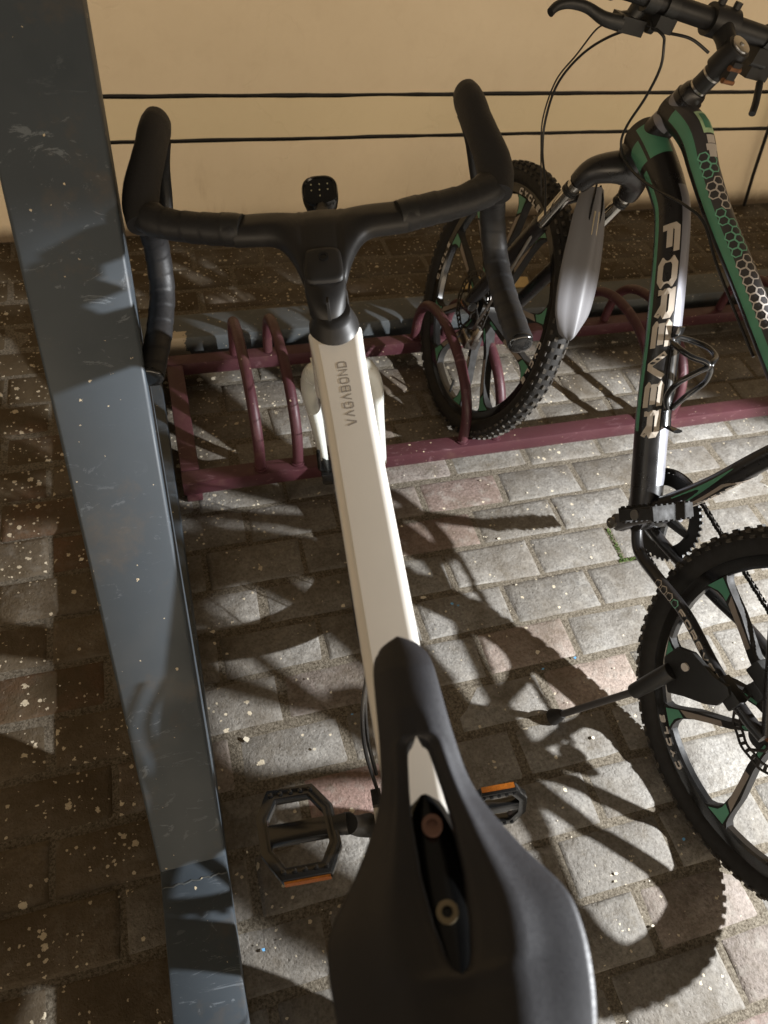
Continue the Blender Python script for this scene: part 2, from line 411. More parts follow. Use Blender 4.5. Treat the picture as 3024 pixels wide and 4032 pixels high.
#SETTING
# ------------------------------------------------------------------ ground and paving
b = MB(); b.aab(-40, 40, -40, 2.29, -.30, -.016); tag(b.build("ground", M_GROUND, smooth=False), kind='structure')
b = MB(); b.aab(-3.2, 4.2, -1.6, 2.289, -.012, -.0031); tag(b.build("joint_sand", M_SAND, smooth=False), kind='structure')
PB, PA = .109, .215
Y0, X0 = 1.1032, .539
def paving():
    vs, fs, tint = [], [], []
    for kk in range(-11, 26):
        y1 = Y0-kk*PB; y0 = y1-PB
        if y0 < -1.5: break
        off = .5 if kk % 2 else 0.0
        for n in range(-19, 18):
            x0 = X0+PA*(n+off); x1 = x0+PA
            if x1 < -3.1 or x0 > 4.1: continue
            g = .0042; jt = lambda: random.uniform(-.0022, .0022)
            yy1 = min(y1-g, 2.286)
            if yy1-y0 < .03: continue
            h = random.uniform(-.0025, .0025); tx, ty = random.uniform(-.008, .008), random.uniform(-.016, .016)
            cs = [(x0+g+jt(), y0+g+jt()), (x1-g+jt(), y0+g+jt()), (x1-g+jt(), yy1+jt()), (x0+g+jt(), yy1+jt())]
            cx, cy = (x0+x1)/2, (y0+y1)/2
            NX, NY = 10, 5
            o = len(vs)
            def top(u, v):
                ax = lerp(lerp(cs[0][0], cs[1][0], u), lerp(cs[3][0], cs[2][0], u), v)
                ay = lerp(lerp(cs[0][1], cs[3][1], v), lerp(cs[1][1], cs[2][1], v), u)
                return ax, ay
            us = [0, .018, .05]+[.05+.9*i/5 for i in range(1, 5)]+[.95, .982, 1]
            vv = [0, .035, .1, .5, .9, .965, 1]
            red = random.random()
            for j, v in enumerate(vv):
                for i, u in enumerate(us):
                    ax, ay = top(u, v)
                    ed = min(u*PA, (1-u)*PA, v*PB, (1-v)*PB)
                    z = h+(ax-cx)*tx+(ay-cy)*ty
                    if ed < .009: z -= .0048*(1-ed/.009)**1.5+random.uniform(0, .0012)
                    else: z += random.uniform(-.0005, .0005)
                    jx = random.uniform(-.0012, .0012) if ed < .001 else 0
                    vs.append((ax+jx, ay+jx*.7, z))
            nu, nv = len(us), len(vv)
            for j in range(nv-1):
                for i in range(nu-1): fs.append((o+j*nu+i, o+j*nu+i+1, o+(j+1)*nu+i+1, o+(j+1)*nu+i))
            # skirt
            rim = [j for j in range(nu)]+[nu-1+nu*j for j in range(1, nv)]+[nu*(nv-1)+i for i in range(nu-2, -1, -1)]+[nu*j for j in range(nv-2, 0, -1)]
            s0 = len(vs)
            for i in rim: vs.append((vs[o+i][0], vs[o+i][1], -.011))
            R_ = len(rim)
            for i in range(R_): fs.append((o+rim[i], s0+i, s0+(i+1) % R_, o+rim[(i+1) % R_]))
            q = random.random()
            g_ = random.uniform(.19, .265)
            if cx < -.16:
                c = (.20*g_/.28, .095*g_/.28, .055*g_/.28) if q < .22 else (g_*.8, g_*.66, g_*.5)
            elif q < .12: c = (g_*1.06, g_*.91, g_*.82)
            elif q < .15: c = (g_*1.0, g_*.75, g_*.66)
            else: c = (g_, g_*.96, g_*.89)
            # a few individual blocks that read clearly
            for (bx, by, bc) in ((.83, .50, (.31, .25, .215)), (.62, .62, (.30, .245, .215)), (.20, .36, (.30, .20, .175))):
                if abs(cx-bx) < .09 and abs(cy-by) < .05: c = bc
            tint.append((len(vs)-o, c))
    me = bpy.data.meshes.new("paving"); me.from_pydata(vs, [], fs); me.materials.append(M_PAVER)
    at_ = me.attributes.new('tint', 'FLOAT_COLOR', 'POINT'); i = 0
    for cnt, c in tint:
        for _ in range(cnt): at_.data[i].color = (*c, 1); i += 1
    for p in me.polygons: p.use_smooth = True
    me.set_sharp_from_angle(angle=rad(50))
    o = bpy.data.objects.new("paving", me); COL.objects.link(o); return tag(o, kind='structure')
paving()

# moss in one joint, loose chips
b = MB()
for _ in range(240):
    u = random.random()
    if random.random() < .6: x, y = .967+.006*u+random.uniform(-.004, .004), lerp(.776, .874, u)
    else: x, y = .966+random.uniform(-.012, .04), .776+random.uniform(-.004, .004)
    r_ = random.uniform(.0012, .0028); p = V((x, y, random.uniform(-.003, .0008)))
    a = [p+V((random.uniform(-1, 1), random.uniform(-1, 1), random.uniform(-.6, .9)))*r_*1.5 for _ in range(4)]
    b.add(a, [(0, 1, 2), (0, 2, 3), (0, 3, 1), (1, 3, 2)])
tag(b.build("moss", M_MOSS, smooth=False), 'green moss filling the joint beside the bicycle crank', 'moss', kind='stuff')
def chip(b, x, y, r_, z=.003):
    n = random.randint(4, 7); a0 = random.random()*6; tl = (random.uniform(-.25, .25), random.uniform(-.25, .25))
    ps = []
    el = random.uniform(.45, 1)
    for i in range(n):
        a = a0+2*pi*i/n; rr = r_*random.uniform(.55, 1.1); dx, dy = rr*cos(a), rr*el*sin(a)
        ps.append(V((x+dx, y+dy, z+dx*tl[0]+dy*tl[1])))
    b.prism(ps, (0, 0, 1), .0009)
b = MB()
for _ in range(620):
    q = random.random()
    if q < .30: x, y = random.uniform(-.5, 2.2), 2.28-abs(random.gauss(0, .22))
    elif q < .62: x, y = random.uniform(-.55, .7), random.uniform(.0, 1.9)
    else: x, y = random.uniform(.2, 1.9), random.uniform(-.1, 1.8)
    if -.15 < x < -.03: continue
    chip(b, x, y, min(.0012*math.exp(abs(random.gauss(0, .75))), .008))
tag(b.build("paint_chips", M_FLAKE, smooth=False), 'cream paint flakes scattered over the paving', 'paint flakes', kind='stuff')
b = MB()
for x, y in ((.515, .745), (.527, .738), (.655, .552), (.735, .56), (.236, .545), (.0, .19), (.80, .30), (.78, .17)): chip(b, x, y, .0035, .004)
tag(b.build("blue_chips", M_BLUE, smooth=False), 'tiny bright blue plastic chips lying in the paving joints', 'plastic chips', kind='stuff')

# wall with two recessed black grooves
def wall():
    prof = [(0, -.05), (0, .292), (.011, .2925), (.011, .3035), (0, .304), (0, .419), (.011, .4195), (.011, .4305), (0, .431), (0, 3.6)]
    xs = [-4+i*.05 for i in range(int(10/.05)+1)]
    b = MB(); vs = []; nP = len(prof)
    import mathutils
    for x in xs:
        for j, (d, z) in enumerate(prof):
            wob = mathutils.noise.noise(V((x*6, j//4*5.3, 1)))*.0022+mathutils.noise.noise(V((x*25, j*3.3, 4)))*.0012 if .2 < z < .5 else 0
            vs.append(V((x, 2.29+d, z+wob)))
    fs, mi = [], []
    for i in range(len(xs)-1):
        for j in range(nP-1):
            fs.append((i*nP+j, (i+1)*nP+j, (i+1)*nP+j+1, i*nP+j+1)); mi.append(1 if j in (1, 2, 3, 5, 6, 7) else 0)
    b.add(vs, fs); b.mi = mi
    b.aab(-4, 6, 2.32, 2.5, -.05, 3.6)
    return tag(b.build("plastered_wall", [M_WALL, M_GROOVE], sharp=20), 'beige plastered wall with two thin black grooves and peeling paint', 'wall')
wall()
# lifted paint curls on the wall belong to the wall mesh look: small thin flakes
# ------------------------------------------------------------------ steel shelter
SH = empty("steel_shelter", (-.09, .33, 0), 'grey painted steel shelter frame with a leaning column and beams on the paving', 'shelter frame')
el = rad(57.5); cd = V((0, cos(el), sin(el))); cn = V((0, -sin(el), cos(el)))
def column():
    b = MB(); rings = []
    TT = 2.45
    for i in range(13):
        t = TT*i/12 - .06
        xl = lerp(-.1395, -.1575, min(1, t/1.15)); xr = -.036
        if t > 1.15: xl = -.1575
        c0 = V((0, .325, .09))+cd*t; dep = .12; ch = .005
        def P(x, d): return V((x, 0, 0))+c0-cn*d
        rings.append([P(xl, ch), P(xl+ch*.3, ch*.3), P(xl+ch, 0), P(xr-ch, 0), P(xr-ch*.3, ch*.3), P(xr, ch), P(xr, dep), P(xl, dep)])
    b.loft(rings); return b.build("column", M_GREY, SH, sharp=50)
column()
b = MB(); b.aab(-.1395, -.036, -.6, 1.60, .001, .0895); b.build("base_beam", M_GREY, SH, bevel=.006)
b = MB(); b.aab(-.1395, 4.2, 1.632, 1.737, .001, .092); b.build("cross_beam", M_GREYD, SH, bevel=.012)
b = MB()   # weld bead where the column meets the base beam
pts = [V((lerp(-.138, -.038, i/24), (.300+.0012*math.sin(i*1.3)+.0008*math.sin(i*3.1)), .0898)) for i in range(25)]
b.tube(pts, .0016, 6); b.build("weld_bead", M_GREYD, SH)

# ------------------------------------------------------------------ maroon rack
RK = empty("bicycle_rack", (1.2, 1.37, 0), 'low maroon steel bicycle rack with pairs of hoops between two rails', 'bicycle rack')
b = MB(); b.aab(-.022, 2.6, 1.138, 1.180, .030, .070); b.build("front_rail", M_MAROON, RK, bevel=.004)
b = MB(); b.aab(-.022, 2.6, 1.553, 1.592, .030, .070); b.build("rear_rail", M_MAROON, RK, bevel=.004)
b = MB(); b.aab(-.0215, .021, 1.1805, 1.5525, .0305, .0695); b.build("end_rail", M_MAROON, RK, bevel=.004)
for x, y in ((0, 1.159), (0, 1.572), (2.3, 1.159), (2.3, 1.572)):
    b = MB(); b.aab(x-.016, x+.02, y-.016, y+.016, .0, .0298); b.build("foot", M_MAROON, RK, bevel=.002)
for x in (.160, .250, .672, .762, 1.185, 1.285, 1.70, 1.80):
    b = MB(); pts = []
    for i in range(29):
        a = pi*i/28
        yy = 1.368-.208*cos(a); zz = .072+.192*sin(a)**.72
        pts.append(V((x-.006*sin(a), yy, zz)))
    b.tube(pts, .0128, 14, ref=(1, 0, 0)); 
    b.disc((x, 1.160, .0725), (0, 0, 1), .016, .004, 16)
    b.build("hoop", M_MAROON, RK)
#BIKES
def wheel_basis(F, s, t): return F(s, t), F.h, F.u, F.r
def torus_tyre(b, F, hs, ht, R, rt, knob=True, rows=3, mi=0, mik=0, n=72, squash=1.0):
    c = F(hs, ht)
    rings = []
    for i in range(n):
        a = 2*pi*i/n; rd = F.h*cos(a)+F.u*sin(a)
        rings.append([c+rd*(R+rt*cos(2*pi*j/14)*squash)+F.r*rt*sin(2*pi*j/14) for j in range(14)])
    b.loft(rings, closed=True, cap=False, mi=mi)
    if knob:
        N = 84
        for i in range(N):
            for kx, (ang, wd) in enumerate(((0, .010), (.62, .008), (-.62, .008), (1.15, .006), (-1.15, .006))):
                a = 2*pi*(i+(.5 if kx in (1, 2) else 0))/N
                rd = F.h*cos(a)+F.u*sin(a); tg = F.u*cos(a)-F.h*sin(a)
                nrm = rd*cos(ang)+F.r*sin(ang); sd = F.r*cos(ang)-rd*sin(ang)
                b.box(c+rd*R+nrm*(rt+.0012), tg*.0100, sd*wd*.82, nrm*.0048, mi=mik)
def rim_ring(b, F, hs, ht, ro, ri, wd, n=72, mi=0):
    c = F(hs, ht); rings = []
    for i in range(n):
        a = 2*pi*i/n; rd = F.h*cos(a)+F.u*sin(a)
        rings.append([c+rd*ro-F.r*wd*.5, c+rd*(ro-.004)-F.r*wd*.5, c+rd*(ri+.004)-F.r*wd*.42, c+rd*ri-F.r*wd*.25, c+rd*ri+F.r*wd*.25, c+rd*(ri+.004)+F.r*wd*.42, c+rd*(ro-.004)+F.r*wd*.5, c+rd*ro+F.r*wd*.5])
    b.loft(rings, closed=True, cap=False, mi=mi)
def rotor(b, F, hs, ht, w, r=.08):
    c = F(hs, ht, w)
    N = 96
    P = lambda rr, a, d: c+(F.h*cos(a)+F.u*sin(a))*rr+F.r*d
    # perforated wavy ring: rim bands with bridges
    for (r0, r1) in ((r-.004, r), (r-.0165, r-.0125)):
        rings = []
        for i in range(N):
            a = 2*pi*i/N; wv = .0012*sin(12*a)
            rings.append([P(r0+wv, a, -.001), P(r1+wv, a, -.001), P(r1+wv, a, .001), P(r0+wv, a, .001)])
        b.loft(rings, closed=True, cap=False)
    for i in range(36):
        a = 2*pi*i/36; rd = F.h*cos(a)+F.u*sin(a); tg = F.u*cos(a)-F.h*sin(a)
        b.box(c+rd*(r-.008), rd*.013, tg*.0055, F.r*.0019)
    for i in range(6):
        a = 2*pi*i/6
        p0 = P(.022, a, 0); p1 = P(r-.014, a+.5, 0)
        b.tube([p0, P(r*.55, a+.18, 0), p1], .003, 6)
    b.disc(c, F.r, .024, .004, 20, r_in=.012)
def painted_tube(b, axis, radii, zones, up, n=60, flat=1.0, sub=6):
    # axis: control points; radii per control; zones(alpha_deg, l01)->material; alpha 0 = left (-w), 90 = 'up' vector
    pts = spline(axis, sub); N = len(pts); L = [0]
    for i in range(1, N): L.append(L[-1]+(pts[i]-pts[i-1]).length)
    rr = [interp([(k_/(len(axis)-1), r_) for k_, r_ in enumerate(radii)], i/(N-1)) for i in range(N)]
    left = -up[0]; vs = []; info = []
    for i, p in enumerate(pts):
        t = (pts[min(i+1, N-1)]-pts[max(i-1, 0)]).normalized()
        l = (left-t*left.dot(t)).normalized(); u_ = t.cross(l)
        if u_.dot(up[1]) < 0: u_ = -u_
        info.append((p, l, u_, rr[i], L[i]))
        for j in range(n):
            a = 2*pi*j/n; vs.append(p+l*cos(a)*rr[i]*flat+u_*sin(a)*rr[i])
    o = len(b.v); b.v += vs
    for i in range(N-1):
        for j in range(n):
            j2 = (j+1) % n
            b.f.append((o+i*n+j, o+i*n+j2, o+(i+1)*n+j2, o+(i+1)*n+j))
            al = ((j+.5)*360/n+180) % 360-180
            b.mi.append(zones(al, (L[i]+L[i+1])/2/L[-1]))
    b.f.append(tuple(o+j for j in range(n))[::-1]); b.mi.append(0)
    b.f.append(tuple(o+(N-1)*n+j for j in range(n))); b.mi.append(0)
    def surf(l, al, off=.0007):
        # l metres along, al degrees
        l = max(0, min(L[-1]-1e-6, l)); i = 0
        while i < N-2 and L[i+1] < l: i += 1
        f = (l-L[i])/(L[i+1]-L[i]); p = info[i][0].lerp(info[i+1][0], f)
        le = info[i][1].lerp(info[i+1][1], f); uu = info[i][2].lerp(info[i+1][2], f); r_ = lerp(rr[i], rr[i+1], f)+off
        return p+le*cos(rad(al))*r_*flat+uu*sin(rad(al))*r_
    return surf, L[-1], rr

# ================================================================== white bicycle
WF = Frame(.237, 0, 6.3, 8.5); FF = Frame(.184, 0, 10.93, 8.81)
WB = empty("white_bicycle", (.24, .35, 0), 'white road bicycle with black drop handlebar and black saddle, nearest the camera', 'bicycle')
def sq_ring(F, s, t, hw, ht, ts, tt, n=28, e=3.2, s_up=(0, 1)):
    # superellipse ring at (s,t), half width hw (w), half height ht along in-plane normal (ts,tt)
    out_ = []
    for j in range(n):
        a = 2*pi*j/n; c_, d_ = cos(a), sin(a)
        x = hw*abs(c_)**(2/e)*(1 if c_ >= 0 else -1); y = ht*abs(d_)**(2/e)*(1 if d_ >= 0 else -1)
        out_.append(F(s+ts*y, t+tt*y, x))
    return out_
def rr_ring(F, s, t, hw, ht, ts, tt, r=.006):
    pts = []
    for cx, cy, a0 in ((1, 1, 0), (-1, 1, 90), (-1, -1, 180), (1, -1, 270)):
        for k_ in range(6):
            a = rad(a0+18*k_); pts.append((cx*(hw-r)+r*cos(a), cy*(ht-r)+r*sin(a)))
        a = rad(a0+90); ex, ey = (-.0012*cx, 0) if a0 in (0, 180) else (0, -.0012*cy)
        pts.append((cx*(hw-r)+r*cos(a)+ex, cy*(ht-r)+r*sin(a)+ey))
    # extra points just before each corner keep the faces flat
    out_ = []
    for x, y in pts: out_.append(F(s+ts*y, t+tt*y, x))
    return out_
# frame: top tube
b = MB(); rings = []
tabw = [(0, .0255), (.15, .0262), (.75, .0268), (.93, .0285), (1, .0305)]
for i in range(25):
    f = i/24; s = lerp(.122, .642, f)
    tt = interp([(.05, .790), (.105, .797), (.27, .820), (.61, .8715), (.66, .8785)], s); hh = interp([(0, .019), (.6, .023), (1, .032)], f)
    rings.append(rr_ring(WF, s, tt-hh, interp(tabw, f), hh, -.145, .989, .0088))
b.loft(rings)
# head tube
rings = []
for i in range(9):
    f = i/8; c = (lerp(.642, .692, f), lerp(.862, .735, f))
    rings.append([WF(c[0]+.032*cos(2*pi*j/28), c[1]+(.012*cos(2*pi*j/28) if i == 0 else 0)*0, (.0295+.003*f)*sin(2*pi*j/28)) for j in range(28)])
b.loft(rings)
# seat tube, down tube, stays
b.tube([WF(.130, .78), WF(.122, .75), WF(.262, .28)], [.019, .0195, .022], 24)
rings = []
for i in range(9):
    f = i/8; rings.append(sq_ring(WF, lerp(.672, .275, f), lerp(.765, .30, f), .024, .026, .76, -.65, e=3))
b.loft(rings)
b.tube([WF(.262, .28, -.042), WF(.262, .28, .042)], .024, 24)
for sg in (-1, 1):
    b.tube([WF(.255, .285, sg*.03), WF(.15, .30, sg*.036), WF(-.155, .345, sg*.065)], [.014, .011, .008], 12)
    b.tube([WF(.118, .70, sg*.018), WF(.05, .64, sg*.03), WF(-.155, .355, sg*.065)], [.008, .009, .007], 12)
FRM = b.build("frame", M_WHITE, WB, sharp=55)
FRM.modifiers.new("wn", 'WEIGHTED_NORMAL').keep_sharp = True
# lettering on the top tube, reads from front to back
b = MB()
q, L = letter_quads("VAGABOND", .0086, .0108, .0023, .00155)
for qd in q: b.add([WF(.504+u_, interp([(.27, .820), (.61, .8715)], .504+u_)+.00048, .0060-v_) for u_, v_ in qd], [(0, 1, 2, 3)])
b.build("lettering", M_GREYTXT, FRM, smooth=False)

# fork
b = MB()
for sg in (-1, 1):
    p = spline([FF(.70, .745, sg*.012), FF(.735, .725, sg*.034), FF(.775, .66, sg*.0475), FF(.815, .56, sg*.0495), FF(.855, .455, sg*.052), FF(.885, .365, sg*.054)], 6)
    rr = [interp([(0, .016), (.25, .0165), (.6, .0135), (1, .0085)], i/(len(p)-1)) for i in range(len(p))]
    b.tube(p, rr, 18, ref=tuple(FF.r), flat=.82)
b.tube([FF(.705, .755, -.03), FF(.71, .76, 0), FF(.705, .755, .03)], .019, 18)
FK = b.build("fork", M_FORKW, WB, sharp=60)
# headset cover
b = MB(); rings = []
for (t_, r_, ds) in ((.873, .0293, 0), (.8765, .0288, .0005), (.882, .0262, .001), (.889, .0225, .002), (.894, .0205, .003)):
    rings.append([WF(.643+ds+r_*cos(2*pi*j/32)*1.08, t_+.145*r_*cos(2*pi*j/32), r_*sin(2*pi*j/32)*.97) for j in range(32)])
b.loft(rings); b.build("headset_cover", M_MATBLK, WB, sharp=60)

# one-piece bar and stem
b = MB(); rings = []
ws = [-.10+.004*i for i in range(51)]
for w_ in ws:
    a = abs(w_)
    sf = .772+.09*max(0, a-.03)*1.0+.000
    k_ = max(0, min(1, 1-(a-.0235)/.042)); k_ = k_**2.6 if a > .0235 else 1
    sb = lerp(.728+.09*max(0, a-.03), .672, k_)
    if a <= .0235: sb = .672-.006*(1-(a/.0235)**2)
    hh = lerp(.0135, .0125, k_)
    rg = []
    for j in range(40):
        th = 2*pi*j/40; c_ = cos(th); d_ = sin(th)
        s = (sf+sb)/2+(sf-sb)/2*(abs(c_)**.75)*(1 if c_ >= 0 else -1)
        tc_ = .935 if s > .742 else .935-(.742-s)*.36
        sh = .85 if k_ < .9 else .62
        edge = 1.0 if k_ < 1 else (1-.35*(a/.0235)**6)
        rg.append(FF(s, tc_-.003*a/.1+hh*edge*(abs(d_)**sh)*(1 if d_ >= 0 else -1), w_))
    rings.append(rg)
b.loft(rings)
HB = b.build("handlebar", M_MATBLK, WB, sharp=70)
# steerer clamp below the stem
b = MB(); rings = []
for (s0, t_, hw, hs) in ((.674, .918, .0228, .022), (.664, .908, .0232, .026), (.654, .898, .0212, .024), (.650, .890, .0205, .022)):
    rings.append([FF(s0+hs*cos(2*pi*j/28), t_+.12*hs*cos(2*pi*j/28), hw*sin(2*pi*j/28)) for j in range(28)])
b.loft(rings); b.build("steerer_clamp", M_MATBLK, WB, sharp=60)
b = MB(); b.box(FF(.6325, .903, .002), FF.r*.003, FF.h*.010, FF.u*.026); b.build("clamp_slot", M_RUBBER, WB, smooth=False)
# cover plate with bolt
b = MB(); rings = []
for (dz, k_) in ((-.003, 1), (.0015, 1), (.0032, .93), (.0036, .8)):
    rg = []
    for j in range(32):
        a = 2*pi*j/32; c_, d_ = cos(a), sin(a)
        x = .0215*k_*abs(c_)**(.45)*(1 if c_ >= 0 else -1); y = .021*k_*abs(d_)**.45*(1 if d_ >= 0 else -1)
        s = .682+y; rg.append(FF(s, .935-(.742-s)*.36+.0115+dz, x*(1.0-.06*(y/.024))))
    rings.append(rg)
b.loft(rings); CP = b.build("stem_cover", M_MATBLK, WB, sharp=50)
b = MB(); n_ = (FF.u-FF.h*.36).normalized(); c0 = FF(.690, .935-(.742-.690)*.36+.0153, .001)
b.disc(c0, n_, .0056, .002, 24, r_in=.0032); b.build("bolt", M_GLOSS, CP)

# tape, hoods, levers, drops
def tape(path, r, sg, name, flat=1.0, seedph=0):
    b = MB(); n = 20; pts = spline(path, 14); N = len(pts); L = [0]
    for i in range(1, N): L.append(L[-1]+(pts[i]-pts[i-1]).length)
    # resample densely
    M = int(L[-1]/.0022); rs = []; prev = None; vs = []
    def at(l):
        i = 0
        while i < N-2 and L[i+1] < l: i += 1
        return pts[i].lerp(pts[i+1], (l-L[i])/max(1e-9, L[i+1]-L[i]))
    for i in range(M+1):
        l = L[-1]*i/M; p = at(l); t = (at(min(L[-1], l+.003))-at(max(0, l-.003))).normalized()
        a = prev if prev else V((0, 0, 1)); a = (a-t*a.dot(t)).normalized(); c = t.cross(a); prev = a
        for j in range(n):
            fr = (l/.0245+sg*j/n+seedph) % 1.0
            rr = interp(r, i/M)*(1+.055*(fr if fr < .93 else (1-fr)/.07*.93)-.02+.012*math.sin(l*90+j*.9+sg))
            vs.append(p+(a*cos(2*pi*j/n)+c*sin(2*pi*j/n)*flat)*rr)
    fs = [(i*n+j, i*n+(j+1) % n, (i+1)*n+(j+1) % n, (i+1)*n+j) for i in range(M) for j in range(n)]
    fs.append(tuple(range(n))[::-1]); fs.append(tuple(M*n+j for j in range(n)))
    b.add(vs, fs); return b.build(name, M_TAPE, WB, sharp=40), pts
for sg in (-1, 1):
    tp, _ = tape([FF(.754, .934, sg*.092), FF(.762, .933, sg*.12), FF(.777, .932, sg*.165), FF(.792, .933, sg*.195), FF(.812, .932, sg*.212)], [(0, .0165), (.05, .0178), (.6, .0165), (1, .0185)], sg, "bar_tape", 1.18)
    # finishing band at the inner end
    b = MB(); b.tube([FF(.7525, .934, sg*.090), FF(.7555, .934, sg*.1), FF(.757, .934, sg*.112)], [.0178, .0186, .0184], 24); b.build("finishing_tape", M_PLASTIC, tp)
    dr, pp = tape([FF(.818, .920, sg*.214), FF(.842, .893, sg*.218), FF(.848, .855, sg*.222), FF(.830, .815, sg*.226), FF(.785, .792, sg*.230), FF(.735, .783, sg*.234), FF(.700, .778, sg*.237)], [(0, .0165), (1, .0168)], sg, "drop_tape", 1.0, .3)
    e = pp[-1]; t = (pp[-1]-pp[-4]).normalized()
    b = MB(); rings = []
    for (d, r_) in ((-.004, .0155), (.002, .0164), (.0045, .0158), (.0062, .0120), (.0068, .006)):
        a = t.orthogonal().normalized(); c = t.cross(a); rings.append([e+t*d+(a*cos(2*pi*j/24)+c*sin(2*pi*j/24))*r_ for j in range(24)])
    b.loft(rings); b.build("bar_end_plug", M_GLOSS, dr, sharp=60)
    # hood: body rising to a rounded horn
    b = MB(); ctl = [(.792, .928, .212, .0185, .019), (.815, .939, .2145, .0215, .020), (.835, .951, .212, .0215, .021), (.860, .965, .205, .0195, .021), (.882, .974, .200, .0185, .022), (.900, .981, .197, .0185, .023), (.915, .985, .194, .0182, .023), (.927, .988, .192, .0160, .020), (.9345, .990, .191, .0105, .013), (.9375, .991, .1905, .004, .005)]
    cp = [FF(a, t_, sg*w_) for a, t_, w_, _, _ in ctl]; sp = spline(cp, 5); rings = []
    for i, p in enumerate(sp):
        t = (sp[min(i+1, len(sp)-1)]-sp[max(0, i-1)]).normalized()
        f = i/(len(sp)-1)*(len(ctl)-1); k0 = min(int(f), len(ctl)-2); g = f-k0
        rw = lerp(ctl[k0][3], ctl[k0+1][3], g); rh = lerp(ctl[k0][4], ctl[k0+1][4], g)
        a = (FF.r-t*FF.r.dot(t)).normalized(); c = t.cross(a)
        rings.append([p+a*cos(2*pi*j/24)*rw+c*sin(2*pi*j/24)*rh for j in range(24)])
    b.loft(rings); hd = b.build("brake_hood", M_HOOD, WB, sharp=70)
    b = MB(); p = spline([FF(.925, .965, sg*.196), FF(.935, .93, sg*.205), FF(.925, .88, sg*.212), FF(.905, .845, sg*.218)], 6)
    b.tube(p, [interp([(0, .011), (.4, .008), (1, .006)], i/(len(p)-1)) for i in range(len(p))], 12, ref=tuple(FF.r), flat=1.3)
    b.build("brake_lever", M_MATBLK, hd)

# front light under the bar
b = MB(); lc = FF(.874, .904, -.001); ax = (FF.u-FF.h*.45).normalized(); ay = FF.r; az_ = ax.cross(ay)
rings = []
for (d, k_) in ((-.02, .75), (-.016, .92), (-.004, 1), (.006, 1), (.009, .95), (.0095, .86), (.0075, .8)):
    rg = []
    for j in range(36):
        a = 2*pi*j/36; c_, d_ = cos(a), sin(a)
        rg.append(lc+ax*d+ay*.0232*k_*abs(c_)**.72*(1 if c_ >= 0 else -1)+az_*.0215*k_*abs(d_)**.72*(1 if d_ >= 0 else -1))
    rings.append(rg)
b.loft(rings); LT = b.build("headlight", M_GLOSS, WB, sharp=50)
b = MB()
for i in range(3):
    for j in range(3):
        if (i, j) in ((0, 0), (2, 0)): continue
        b.disc(lc+ax*.0082+ay*(i-1)*.0105+az_*((j-1)*.0085), ax, .0010, .0008, 8)
b.build("led", M_LED, LT)
b = MB(); b.tube([FF(.772, .925, 0), FF(.82, .905, 0), FF(.86, .895, 0)], .008, 10); b.build("light_mount", M_PLASTIC, WB)

# saddle
SW = [(-.072, .0), (-.070, .018), (-.062, .036), (-.048, .050), (-.03, .0605), (-.01, .067), (.01, .0710), (.03, .0715), (.042, .0695), (.055, .060), (.068, .0505), (.080, .044), (.096, .0345), (.115, .0275), (.146, .0240), (.180, .0218), (.195, .0208), (.206, .0175), (.2125, .0105), (.2150, .0008)]
def hole(s):   # half width of the cut-out
    if s > .1415 or s < .010: return 0.0
    return interp([(.010, .0005), (.0125, .0045), (.018, .0068), (.035, .0102), (.06, .0125), (.09, .0122), (.11, .0104), (.128, .0080), (.136, .0068), (.1395, .0052), (.1415, .0006)], s)
b = MB(); NS = 200
for sg in (-1, 1):
    cols = []
    for i in range(NS+1):
        f = i/NS; s = -.072+.2865*(.5-.5*cos(pi*f))
        wn = min(.009, (s+.072)*.9, (.2150-s)*.9)
        hw = max(sum(interp(SW, s+wn*q/4) for q in range(-4, 5))/9, .0006); hi = hole(s); col_ = []
        t0 = interp([(-.072, .962), (-.03, .955), (.05, .9445), (.10, .941), (.15, .942), (.19, .9415), (.2145, .9385)], s)
        # inner wall of the cut-out
        if hi > 0:
            col_ += [WF(s, t0-.020, sg*hi), WF(s, t0-.0075, sg*hi), WF(s, t0-.0045, sg*(hi+.0008))]
        else: col_ += [WF(s, t0-.0042*interp([(-.03, 0), (0, 1), (.141, 1), (.16, 0)], s), 0)]*3
        for k_ in range(1, 13):
            v = k_/12; w_ = hi+.0008*(hi > 0)+(hw-hi-.0008*(hi > 0))*(1-(1-v)**1.25)
            x = w_/hw
            ridge = .0045*math.exp(-((v-.30)/.16)**2)*interp([(-.06, .3), (.02, 1), (.12, .8), (.15, .15), (.17, 0)], s)
            flank = interp([(-.07, .010), (.03, .013), (.08, .015), (.15, .010), (.21, .005)], s)
            t = t0-.0040*(1-v)**2*interp([(-.03, 0), (0, 1), (.141, 1), (.16, 0)], s)+ridge-flank*x**2.4
            col_.append(WF(s, t, sg*w_))
        fl = interp([(-.07, .010), (.03, .013), (.08, .015), (.15, .010), (.21, .005)], s)
        drop = interp([(-.07, .02), (.05, .026), (.10, .024), (.2145, .016)], s)
        for dt, kk in ((.25, 1.006), (.55, .995), (1.0, .95)):
            col_.append(WF(s+(.0015 if s > .2 else 0)*dt, t0-fl-drop*dt, sg*hw*kk))
        cols.append(col_)
    n = len(cols[0]); vs = [p for c_ in cols for p in c_]; fs = []
    for i in range(NS):
        for j in range(n-1): fs.append((i*n+j, (i+1)*n+j, (i+1)*n+j+1, i*n+j+1))
    b.add(vs, fs)
SD = b.build("saddle", M_SADDLE, WB, sharp=80)
bm = bmesh.new(); bm.from_mesh(SD.data); bmesh.ops.remove_doubles(bm, verts=bm.verts, dist=.0002); bmesh.ops.recalc_face_normals(bm, faces=bm.faces)
bm.to_mesh(SD.data); bm.free()
for p in SD.data.polygons: p.use_smooth = True
